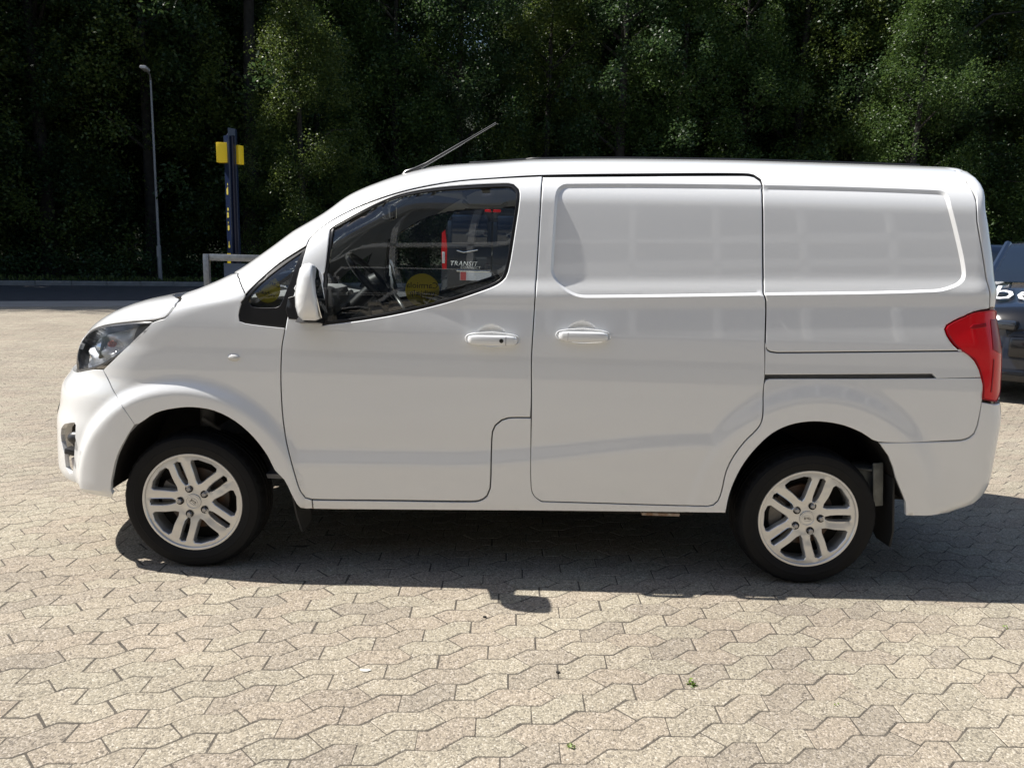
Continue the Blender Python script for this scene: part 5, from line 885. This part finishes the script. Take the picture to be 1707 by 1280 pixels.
def tree_meshes(seed,h,crown0,width,nb,per,size,m,shape=1.0):
    r=np.random.default_rng(seed); tb=MB()
    lean=r.normal(0,.25,2); pts=[(lean[0]*k/6*h*.06+r.normal(0,.04),lean[1]*k/6*h*.06,h*.93*k/6) for k in range(7)]
    tr=h*.014+.04; tb.tube(pts,[tr*(1.5 if k==0 else 1-.14*k) for k in range(7)],9)
    cs=[];rs=[]
    for i in range(nb):
        z=crown0+(h-crown0)*r.uniform(0,1)**.85; f=(z-crown0)/(h-crown0)
        wd=width*(math.sin(math.pi*min(1,(.25+.75*f)))**.6)*shape if f<.98 else width*.2
        a=r.uniform(0,2*math.pi); L=wd*r.uniform(.25,1.0)**.6
        x,y=L*math.cos(a),L*math.sin(a); zz=z-.10*L
        base=Vector((pts[3][0]*.5,0,max(crown0*.6,z-.55*L))); tip=Vector((x,y,zz)); mid=base.lerp(tip,.55)+Vector((0,0,.18*L))
        if i%6==0: tb.tube([base,mid,tip],[tr*.28,tr*.16,.012],5,False)
        for q in range(3):
            t=r.uniform(.55,1.08); c=base.lerp(tip,t)+Vector((0,0,.12*L*math.sin(min(t,1)*3.1)))+Vector(r.normal(0,.28,3)); cs.append(tuple(c)); rs.append(r.uniform(.45,1.0))
    cs=np.array(cs);rs=np.array(rs); cnt=(per*1.45*rs**1.6).astype(int)+4
    V=leaf_cloud(cs,rs,cnt,size,r,droop=.9,flat=.85)
    return V,tb
TREES=[]
for i,(h,c0,wd,nb,per,size,m,kindn) in enumerate([(17,1.2,4.4,120,190,.125,0,'a'),(19,1.8,4.2,125,190,.125,2,'b'),(16,.8,4.4,120,200,.115,1,'c'),(20,2.4,4.6,120,180,.14,2,'d'),(15,.7,3.9,110,200,.115,0,'e')]):
    V,tb=tree_meshes(50+i,h,c0,wd,nb,per,size,LEAF[m])
    cm=quads_mesh('crown',V,LEAF[m]); tm=tb.build('trunk',BARK,None,True,60); tme=tm.data; bpy.data.objects.remove(tm); TREES.append((cm,tme))
def tree(v,x,y,s,rz,label,group):
    e=empty('tree',(x,y,.10),rz,label=label,cat='tree',group=group); e.scale=(s,s,s)
    for nm,me in (('crown',TREES[v][0]),('trunk',TREES[v][1])):
        o=bpy.data.objects.new(nm,me); COL.objects.link(o); o.parent=e
LAB=['broad dark green leafy tree on the wood edge','tall dark tree with a bare lower trunk on the wood edge','drooping light green leafy tree on the wood edge','tall dense blackish green tree on the wood edge','low branched bushy tree on the wood edge']
ORD=['first','second','third','fourth','fifth','sixth','seventh','eighth','ninth','tenth','eleventh','twelfth','thirteenth','fourteenth','fifteenth','sixteenth','seventeenth','eighteenth','nineteenth','twentieth','twenty-first','twenty-second','twenty-third','twenty-fourth','twenty-fifth']
fr=[];tr_=random.Random(5)
a=-6.5
k=0
while a<46:
    fr.append((k%5 if k%7 else 2,a,D_KERB+5.0+tr_.uniform(0,2.0))); a+=tr_.uniform(2.7,3.7); k+=1
for v,a,d in fr:
    x,y,_=roadpt(a,d,0); tree(v,x,y,tr_.uniform(.92,1.12),tr_.uniform(0,6.3),LAB[v].replace('on the wood edge','')+ORD[fr.index((v,a,d))]+' from left at the wood edge','trees along the front of the wood')
for row,(dd,st) in enumerate(((10.5,3.8),(15,4.4),(20,5.0),(25,5.0),(30,5.0))):
    a=-18-row*5+tr_.uniform(0,2)
    while a<50+row*4:
        v=tr_.choice([0,1,3,3,1]); x,y,_=roadpt(a,D_KERB+dd+tr_.uniform(-1.3,1.3),0)
        tree(v,x,y,tr_.uniform(1.0,1.25),tr_.uniform(0,6.3),LAB[v].replace('on the wood edge','deep inside the wood'),'trees inside the wood, '+['broad','tall bare trunked','drooping','dense','bushy'][v]); a+=st*tr_.uniform(.85,1.2)
# trees on the left, out of frame, whose shade falls over the road
for a,d in ((-9.5,D_KERB+2.6),(-13,D_KERB+2.4),(-16.2,D_KERB+2.6),(-19.5,D_KERB+2.4),(-23,D_KERB+2.6),(-27,D_KERB+3)):
    x,y,_=roadpt(a,d,0); tree(tr_.choice([0,1,3]),x,y,1.35,tr_.uniform(0,6.3),'dark leafy tree beyond the left edge of the wood','trees beyond the left edge')
for x,y,s,lb in ((-6.6,26.2,.66,'light green overhanging tree standing forward of the wood above the van windscreen'),(18.6,31.6,.86,'mid green tree standing forward of the wood above the van rear'),(25.2,31.4,.92,'mid green leafy tree standing forward of the wood at the right edge')):
    tree(2 if x<0 else 4,x,y,s,tr_.uniform(0,6),lb,'light trees standing forward of the wood')
# undergrowth and grass
r=np.random.default_rng(3); C=[];Rr=[]
for a in np.arange(-16,36,.42):
    p=roadpt(a+r.normal(0,.2),D_KERB+1.9+r.uniform(0,1.5),0); hgt=r.uniform(.3,1.25); C.append((p[0],p[1],hgt*.7)); Rr.append(r.uniform(.4,.8))
    p=roadpt(a+r.normal(0,.2),D_KERB+5+r.uniform(0,2.5),0); C.append((p[0],p[1],r.uniform(.4,2.0))); Rr.append(r.uniform(.6,1.1))
V=leaf_cloud(np.array(C),np.array(Rr),np.full(len(C),210),.11,r,.3,.9); V[:,2]=np.maximum(V[:,2],.11)
o=link('undergrowth',quads_mesh('undergrowth',V,LEAF[2]),None,None,False); tag(o,'mass of dark bushes under the trees','undergrowth',kind='stuff')
C=[];
for a in np.arange(-18,34,.05):
    for q in range(3): p=roadpt(a,D_KERB+.2+r.uniform(0,1.8),.12); C.append(p)
C=np.array(C); n=len(C); ta=r.uniform(0,6.28,n); hh=r.uniform(.05,.16,n); wd=.02
V=np.stack([C+np.c_[-wd*np.cos(ta),-wd*np.sin(ta),0*ta],C+np.c_[wd*np.cos(ta),wd*np.sin(ta),0*ta],C+np.c_[wd*.3*np.cos(ta)+r.normal(0,.03,n),wd*.3*np.sin(ta)+r.normal(0,.03,n),hh],C+np.c_[-wd*.3*np.cos(ta)+r.normal(0,.03,n),-wd*.3*np.sin(ta),hh]],1).reshape(-1,3)
o=link('grass',quads_mesh('grass',V,LEAF[1]),None,None,False); tag(o,'strip of rough grass behind the kerb','grass',kind='stuff')
# rising wooded ground behind everything
hv=[];hf=[]
for i,a in enumerate(np.arange(-120,161,8.)):
    for j,(d,z) in enumerate(((D_KERB+40,.05),(D_KERB+46,4.5),(D_KERB+56,11),(D_KERB+75,24),(D_KERB+110,34))): hv.append(roadpt(a,d,z+rng.normal(0,.25)*(j>0)))
n_=len(hv)//5
hf=[(i*5+j,(i+1)*5+j,(i+1)*5+j+1,i*5+j+1) for i in range(n_-1) for j in range(4)]
tag(mesh('hillside',hv,hf,mat('wooded_hillside',(.022,.032,.012),.95,noise=.6,nscale=1.2,bump=.5,bscale=3)),kind='structure')
# dense wood far behind, closes the gaps
r=np.random.default_rng(9); C=[];Rr=[]
for i in range(1350):
    p=roadpt(r.uniform(-55,95),D_KERB+r.uniform(33,38),r.uniform(.5,22)); C.append(p); Rr.append(r.uniform(1.0,2.0))
V=leaf_cloud(np.array(C),np.array(Rr),np.full(1350,60),.6,r,.3,.9)
o=link('far_wood',quads_mesh('far_wood',V,LEAF[2]),None,None,False); tag(o,'dark mass of the wood behind the nearer trees','wood',kind='stuff')
# ------------------------------------------------------------------ street furniture
def at(u,v,Y):         # world point seen at photo position (u,v) on the plane y=Y  (used for sizes measured from the photo)
    M=np.array(sc.camera.matrix_world); d=M[:3,:3]@np.array([(u-853.5)/f_,(640-v)/f_,-1.]); k=(Y-M[1,3])/d[1]; return M[:3,3]+k*d
lpp=at(267.5,466,24.0); lp=empty('lamp_post',(float(lpp[0]),24.0,.1),label='tall slim grey lamp post at the foot of the trees on the left',cat='lamp post')
pole=MB().tube([(0,0,0),(0,0,1.2),(0,0,1.22),(0,0,6.75)],[.075,.07,.05,.032],12); pole.build('pole',mat('pole_grey',(.24,.25,.26),.45,metal=.3,noise=.15,nscale=4),lp)
MB().tube([(0,0,6.7),(.05,-.15,6.85),(.12,-.5,6.9)],.03,8).build('arm',MATS['pole_grey'],lp)
MB().box((.16,-.72,6.91),(.20,.55,.10),Matrix.Rotation(.2,3,'Z'),.03).build('lamp_head',mat('lamp_head',(.45,.45,.44),.4),lp)
MB().box((0,-.082,1.0),(.09,.01,.35)).build('access_door',MATS['pole_grey'],lp)
# pylon sign
NAVY=mat('sign_navy',(.010,.018,.050),.35,coat=.3); YELS=mat('sign_yellow',(.86,.62,.02),.45); YTX=mat('sign_text_yellow',(.62,.52,.10),.5)
b0=at(391,470,15.0); sg=empty('pylon_sign',(float(b0[0]),15.0,0),label='narrow navy pylon sign with a yellow box near its top',cat='sign')
MB().extrude([(-.135,-.02),(.02,-.16),(.135,-.02),(.135,.10),(-.135,.10)],'z',0,3.86).build('panel',NAVY,sg,True,20)
MB().box((.11,-.07,1.93),(.035,.16,3.86)).build('frame',mat('sign_frame',(.012,.014,.03),.4),sg)
MB().add([(-.135,-.02,3.86),(.02,-.16,3.86),(.135,-.02,3.86),(.135,.10,3.86),(-.135,.10,3.86),(.02,-.16,4.02),(.135,-.02,4.02),(.135,.10,4.02),(-.02,.10,4.02)],[(0,1,5,8,4),(1,2,6,5),(2,3,7,6),(3,4,8,7),(5,6,7,8)]).build('cap',NAVY,sg,True,20)
yb_=MB(); yb_.box((-.15,-.03,3.48),(.26,.20,.44),Matrix.Rotation(.12,3,'Z'),.008); yb_.box((.165,.10,3.46),(.12,.20,.42),Matrix.Rotation(-.25,3,'Z'),.008); yb_.build('logo_box',YELS,sg,True,30)
MB().extrude([(-.14,-.03),(-.02,-.135),(-.02,-.12),(-.125,-.03)],'z',.95,1.22).build('base_panel',YELS,sg,True,20)
nrm=Vector((-.14,-.155,0)).normalized(); tdir=Vector((.155,-.14,0)).normalized()
tx=MB()
Rm=Matrix((tdir,Vector((0,0,1)).cross(tdir),Vector((0,0,1)))).transposed()
for z,hgt,wd,off in ((2.78,.05,.02,.05),(2.70,.035,.03,.05),(2.62,.12,.07,.03),(2.56,.02,.04,.03),(2.22,.06,.055,.03),(2.12,.055,.07,.02),(2.06,.05,.075,.02),(1.92,.045,.02,.02),(1.80,.10,.075,.03),(1.45,.07,.03,.03),(1.38,.06,.075,.03)):
    c=Vector((-.0575,-.09,z))+nrm*.004+tdir*(off-.03); tx.box(c,(wd,.006,hgt),Rm)
    for q in range(int(wd/.03)): tx.box(c+tdir*(q*.03-wd/2+.02),(.008,.009,hgt*1.3),Rm)
tx.build('lettering',YTX,sg,False)
# galvanised barrier by the paving edge
rb0=at(346,470,14.2); rb1=at(440,470,14.2)
br=empty('barrier',(float(rb0[0]),14.2,0),label='low galvanised steel barrier of posts and rails left of the van bonnet',cat='barrier'); Wd=float(rb1[0]-rb0[0])+.9
for x in (0,Wd): MB().box((x,0,.60),(.12,.12,1.20),bev=.006).build('post',GALV,br)
for z in (1.13,): MB().box((Wd/2,.0,z),(Wd-.125,.06,.15),bev=.006).build('rail',GALV,br)
MB().box((Wd/2+.02,.10,.58),(Wd*.7,.02,.85)).build('back_panel',mat('blue_grey_panel',(.07,.10,.16),.5),br)
MB().box((-.16,.25,.55),(.04,.04,1.1)).build('stay',GALV,br)
# ------------------------------------------------------------------ other vehicles
def carpaint(n,c): return mat(n,c,.35,coat=1.,noise=.05,nscale=4)
NAVYP=carpaint('navy_paint',(.006,.012,.028)); NAVY2=carpaint('dark_navy_paint',(.006,.012,.030)); BLK=mat('gloss_black',(.006,.006,.007),.2,coat=.6); TINT=glass('tinted_glass',(.10,.12,.13)); WHT=mat('van_white',(.72,.72,.72),.35,coat=.6)
def simple_wheel(parent,x,y,r=.33,w=.2,flip=1):
    e=empty('wheel'); e.parent=parent; e.location=(x,y,r)
    MB().lathe([(.21,0),(.25,-.01),(r-.03,-.004),(r,.03),(r,w-.03),(r-.03,w),(.21,w)],40).build('tyre',RUBBER,e)
    m=MB().lathe([(.0,.02),(.05,.015),(.06,.02)],20); m.lathe([(.19,.01),(.21,-.004),(.215,.01),(.19,.15)],40)
    for k in range(5):
        a=2*math.pi*k/5; m.box((.12*math.cos(a),.02,.12*math.sin(a)),(.17,.015,.045),Matrix.Rotation(-a,3,'Y'))
    m.lathe([(.2,.12),(0,.12)],20); m.build('rim',ALLOY,e); e.scale=(1,flip,1)
# dark blue van standing beyond, its back to the camera  (x across, y along)
tv=empty('cargo_van',(1.40-.42*1.0,10.6,0),label='dark blue van seen from behind through the cab windows',cat='van')
HW=.905
def section(z): # half width by height
    return np.interp(z,[.3,.5,.9,1.25,1.6,1.95,2.12,2.2],[.86,.89,.905,.90,.865,.80,.70,.45])
zz=np.array([.32,.5,.7,.9,1.1,1.25,1.4,1.6,1.8,1.95,2.06,2.13,2.18,2.2]); yy=[0,.0,.05,.3,1.,2.,2.9,3.3,3.8,4.2]
def topz(y): return np.interp(y,[0,.15,.5,2.2,3.0,3.7,4.2],[2.17,2.2,2.2,2.17,2.0,1.20,.95])
V=[];rows=[]
for y in yy[1:]:
    ring=[]
    t=topz(y)/2.2
    for sgn in (-1,1):
        Zs=zz if sgn<0 else zz[::-1]
        for z in Zs: ring.append((sgn*section(z)*(1 if y>.03 else .985)*(1-.12*max(0,(y-3.4)/.8)),y+.03*(z>1.25)*(z-1.25)*(1 if y<.2 else 0),z*t if z>.9 else z))
    rows.append(ring)
n=len(rows[0]); V=sum(rows,[]); F=[(i*n+j,(i+1)*n+j,(i+1)*n+(j+1)%n,i*n+(j+1)%n) for i in range(len(rows)-1) for j in range(n)]+[tuple(range(n)),tuple(range((len(rows)-1)*n+n-1,(len(rows)-1)*n-1,-1))]
MB().add(V,F).build('body',NAVYP,tv,True,40)
for sx in (-1,1):
    d=MB().box((sx*.40,-.012,1.19),(.775,.03,1.5),bev=.012).build('rear_door',NAVYP,tv)
    MB().box((sx*.40,-.030,1.78+.02),(.64,.012,.52),bev=.02).build('window',mat('dark_window',(.012,.022,.05),.06,coat=1.),d)
    t=MB().extrude([(-.045,-.30),(.03,-.30),(.05,.0),(.045,.33),(-.01,.38),(-.05,.1)],'y',-.035,.06); t.V=[(sx*(v[0]+.845),v[1],v[2]+1.40) for v in t.V]; l=t.build('tail_light',REDL,tv,True,30)
    MB().box((sx*.855,-.04,1.30),(.05,.012,.20),bev=.004).build('clear_lens',mat('white_lens',(.7,.7,.72),.15,coat=1.),l)
    simple_wheel(tv,-.74 if sx<0 else .74,.75); 
MB().box((.0,-.005,2.13),(.28,.04,.045),bev=.01).build('brake_light',REDL,tv)
MB().box((0,-.06,.50),(1.76,.16,.34),bev=.05).build('rear_bumper',BLK,tv)
MB().tube([(-.62,-.05,1.43),(-.50,-.075,1.40),(-.25,-.07,1.45)],.012,8).build('door_handle',CHROME,tv)
pl=MB().box((-.28,-.05,.985),(.56,.012,.15)).build('number_plate',mat('plate_white',(.75,.76,.80),.4),tv); MB().box((-.50,-.0585,.985),(.10,.004,.145)).build('plate_band',mat('plate_red',(.65,.12,.12),.4),pl)
MB().box((-.32,-.045,1.075),(.60,.03,.03),bev=.008).build('chrome_strip',CHROME,tv)
text_obj('lettering','TRANSIT',.115,Matrix.Translation((-.50,-.032,1.20))@Matrix.Rotation(math.pi/2,4,'X'),CHROME,tv,.006,spacing=1.1,shear=.2)
text_obj('lettering','CONNECT',.065,Matrix.Translation((-.38,-.032,1.135))@Matrix.Rotation(math.pi/2,4,'X'),CHROME,tv,.006,spacing=1.2,shear=.2)
# dark blue car on the right, facing the camera and to the left
def car_front(name,loc,rz,label,cat,paint,txt=None):
    c=empty(name,loc,rz,label=label,cat=cat)     # x across (right of the car = -x), front at y=0, car extends +y
    # lower body: lofted rings along y
    ys=[0,.06,.22,.5,1.0,1.5,2.4,3.4,4.0,4.25]
    hw=[.55,.70,.82,.87,.89,.90,.90,.89,.85,.74]
    th=[.78,.93,1.01,1.06,1.16,1.26,1.22,1.20,1.14,1.0]
    rows=[]
    for y,h,t in zip(ys,hw,th):
        half=[(h*.93,.28),(h*.985,.40),(h,.60),(h*.99,.80),(h*.95,t-.09),(h*.86,t-.025),(h*.5,t+.0),(0,t+.012)]
        rows.append([(x,y,z) for x,z in half]+[(-x,y,z) for x,z in half[-2::-1]])
    n=len(rows[0]); V=sum(rows,[]); F=[(i*n+j,i*n+j+1,(i+1)*n+j+1,(i+1)*n+j) for i in range(len(rows)-1) for j in range(n-1)]+[tuple(range(n)),tuple(range((len(rows)-1)*n+n-1,(len(rows)-1)*n-1,-1))]
    o_=MB().add(V,F).build('body',[paint,BLK],c,True,50)
    for p_ in o_.data.polygons:
        q_=p_.center
        if (q_[2]<.52) or (.78<q_[2]<.96 and q_[1]<.2): p_.material_index=1
    # glasshouse
    rf=[(1.32,.78,1.24),(2.25,.62,1.70),(2.6,.60,1.73),(3.4,.57,1.70),(4.05,.68,1.14)]
    MB().add([(s*w_,y,z) for y,w_,z in rf[1:4] for s in (-1,1)]+[(s*w_*.5,y,z+.03) for y,w_,z in rf[1:4] for s in (-1,1)],[(0,2,8,6),(2,4,10,8),(6,8,9,7),(8,10,11,9),(7,9,3,1),(9,11,5,3)]).build('roof',paint,c,True,60)
    y0,w0,z0=rf[0];y1,w1,z1=rf[1]
    MB().add([(-w0,y0,z0),(w0,y0,z0),(w1,y1,z1),(-w1,y1,z1),(0,y0-.12,z0+.01),(0,y1-.05,z1+.03)],[(0,4,5,3),(4,1,2,5)]).build('windscreen',glass('screen_glass',(.22,.28,.27)),c,True,60)
    for s in (-1,1):
        MB().tube([(s*w0,y0,z0),(s*w1,y1,z1)],.045,8).build('pillar',paint,c)
        MB().add([(s*.86,1.55,1.24),(s*.64,2.3,1.67),(s*.60,3.4,1.66),(s*.80,3.95,1.12)],[(0,1,2,3)]).build('side_window',TINT,c)
        m=MB().box((s*.98,1.62,1.30),(.20,.10,.15),bev=.04); m.tube([(s*.86,1.62,1.24),(s*.92,1.62,1.27)],.02,6); m.build('wing_mirror',paint,c)
        MB().box((s*.60,.045,.82),(.34,.14,.10),Matrix.Rotation(s*.35,3,'Z'),.03).build('headlight',mat('car_lamp',(.02,.022,.026),.08,coat=1.),c)
        simple_wheel(c,s*.70,.0) if False else None
        e=empty('wheel'); e.parent=c; e.location=(s*.90,.85,.33); e.rotation_euler=(0,0,math.pi/2*(1 if s>0 else -1))
        MB().lathe([(.2,0),(.3,-.0),(.33,.04),(.33,.2)],32).build('tyre',RUBBER,e); MB().lathe([(0,.02),(.2,.0),(.2,.1)],24).build('rim',ALLOY,e)
    MB().box((0,.0,.60),(1.0,.10,.22),bev=.03).build('grille',BLK,c)
    MB().box((0,.07,.30),(1.55,.22,.14),bev=.04).build('lower_bumper',BLK,c)
    for s in (-1,1): MB().extrude([(-.05,-.13),(.30,-.05),(.34,.12),(-.02,.02)],'y',-.02,.04).build('bumper_vent',BLK,c).location=(s*.45-.15,.06,.46)
    if txt:
        M=Matrix.Translation((.0,.66,1.062))@Matrix.Rotation(math.radians(-176),4,'Z')@Matrix.Rotation(math.radians(0),4,'X')
        M=Matrix.Translation((-.42,.70,1.128))@Matrix.Rotation(math.radians(11.5),4,'X')@Matrix.Rotation(0,4,'Z')
        text_obj('lettering',txt,.46,M@Matrix.Scale(2.0,4,(0,1,0)),mat('white_vinyl',(.8,.8,.8),.5),c,.004,shear=.15)
    return c
car_front('parked_car',(7.0,4.5,0),math.radians(-32),'dark blue car with white lettering on its bonnet behind the van\'s rear corner','car',NAVYP,'ber')
# white van further right, only its mirror corner shows, and a dark van far behind
wv=empty('white_van',(11.75,10.6,0),math.radians(-36),label='white van behind the dark blue car at the right edge',cat='van')
rows=[]
for y,h,t in ((0,.8,.95),(.15,.9,1.05),(.8,.95,1.15),(1.3,.93,1.75),(1.8,.92,2.05),(5,.92,2.1)):
    half=[(h,.35),(h,.9),(h*.97,min(t-.1,1.3)),(h*.88,t-.06),(h*.6,t),(0,t+.02)]; rows.append([(x,y,z) for x,z in half]+[(-x,y,z) for x,z in half[-2::-1]])
n=len(rows[0]); V=sum(rows,[]); F=[(i*n+j,i*n+j+1,(i+1)*n+j+1,(i+1)*n+j) for i in range(5) for j in range(n-1)]+[tuple(range(n)),tuple(range(6*n-1,5*n-1,-1))]
MB().add(V,F).build('body',WHT,wv,True,50)
MB().box((-1.12,.95,1.86),(.16,.12,.34),bev=.04).build('wing_mirror',BLK,wv); MB().tube([(-.93,1.1,1.55),(-1.08,.97,1.70)],.035,8).build('mirror_arm',WHT,wv)
MB().add([(-.78,.84,1.2),(.78,.84,1.2),(.74,1.3,1.78),(-.74,1.3,1.78)],[(0,1,2,3)]).build('windscreen',mat('dark_window',(.012,.022,.05),.06),wv,False)
for s in (-1,1): simple_wheel(wv,s*.8,1.0)
fv=empty('dark_van',(12.6,17.5,0),label='dark blue vehicle roof far behind the van\'s rear corner',cat='van')
bb=MB().box((0,0,1.2),(5.0,1.9,1.5),bev=.25).build('body',NAVY2,fv,True,60)
MB().box((-.6,-.955,1.55),(2.8,.02,.45),bev=.008).build('window',MATS['dark_window'],fv)
for x in (-1.6,1.6):
    e=empty('wheel'); e.parent=fv; e.location=(x,-.95,.33); MB().lathe([(0,0),(.3,-.0),(.33,.04),(.33,.2)],28).build('tyre',RUBBER,e)
# ------------------------------------------------------------------ unseen building invented behind the camera to give the paint and glass reflections
sh=empty('unseen_showroom',(0,-14,0),math.radians(8),label='unseen glazed building with pale metal mullions behind the camera, invented for its reflections',cat='building')
FR=mat('mullion_metal',(.62,.62,.60),.5); WALL=mat('render_wall',(.62,.54,.42),.8,noise=.1)
MB().box((0,-.25,4.6),(44,.02,8.6)).build('glazing',mat('facade_glass',(.085,.09,.095),.03,spec=.6),sh,False)
MB().box((0,-4,4.8),(44.4,7.4,9.2)).build('wall',mat('dark_interior',(.05,.05,.05),.9),sh,False)
for x in np.arange(-22.05+.2,22,1.85): MB().box((float(x),-.1,5.9),(.15,.2,5.7)).build('mullion',FR,sh,False)
for z in (3.0,5.55,6.25,8.85): MB().box((0,-.08,z),(44,.16,.16)).build('transom',FR,sh,False)
MB().box((0,-.12,1.55),(44.2,.30,2.1)).build('plinth',WALL,sh,False)  # cream band added to mirror as a warm stripe in the paint
MB().box((0,-3.8,10.7),(44.8,8.3,3.4)).build('roof',mat('sky_block_fascia',(.16,.17,.18),.6),sh,False)  # upper block added to keep blue sky out of the window reflections
# ------------------------------------------------------------------ small things on the paving
WEED=leafmat('weed_green',(.09,.16,.02),(.20,.30,.05),.3)
def weed(u,v,n,sz,label):
    M=np.array(sc.camera.matrix_world); d=M[:3,:3]@np.array([(u-853.5)/f_,(640-v)/f_,-1.]); k=-M[2,3]/d[2]; p=M[:3,3]+k*d
    r=np.random.default_rng(int(u)); C=np.array([[0,0,sz*.5]]); V=leaf_cloud(C,np.array([sz]),np.array([n]),sz*.8,r,.5,.6); V[:,2]=np.maximum(V[:,2],.001)
    o=link('weed',quads_mesh('weed',V,WEED),None,None,False); o.location=(p[0],p[1],0); tag(o,label,'weed'); return p
weed(1153,1140,26,.018,'bright green weed tuft in a paving joint right of centre')
weed(952,1246,16,.014,'small green weed tuft in a paving joint at the bottom middle')
weed(1676,1046,10,.012,'tiny green weed in a paving joint near the right edge')
weed(1395,1175,8,.009,'faint moss tuft in a paving joint below the rear wheel')
def speck(name,u,v,pts,m,label,cat,h=.004):
    M=np.array(sc.camera.matrix_world); d=M[:3,:3]@np.array([(u-853.5)/f_,(640-v)/f_,-1.]); k=-M[2,3]/d[2]; p=M[:3,3]+k*d
    o=MB().extrude(pts,'z',.001,h).build(name,m,None,True,30); o.location=(p[0],p[1],0); tag(o,label,cat)
lf=[(.018*math.cos(a)*(1+.25*math.sin(3*a)),.008*math.sin(a)) for a in np.linspace(0,6.28,14,endpoint=False)]
speck('petal',609,1118,lf,mat('petal_white',(.75,.74,.68),.6),'small white petal lying on the paving at the lower left of centre','petal')
cl=[(.006*math.cos(a)*(1+.3*math.sin(2*a+1)),.005*math.sin(a)) for a in np.linspace(0,6.28,10,endpoint=False)]
speck('pebble',808,1029,cl,mat('pebble_dark',(.03,.028,.025),.8),'tiny dark pebble on the paving just below the mirror shadow','pebble',.006)
speck('pebble',930,1121,cl,MATS['pebble_dark'],'tiny dark pebble on the paving near the bottom centre','pebble',.005)
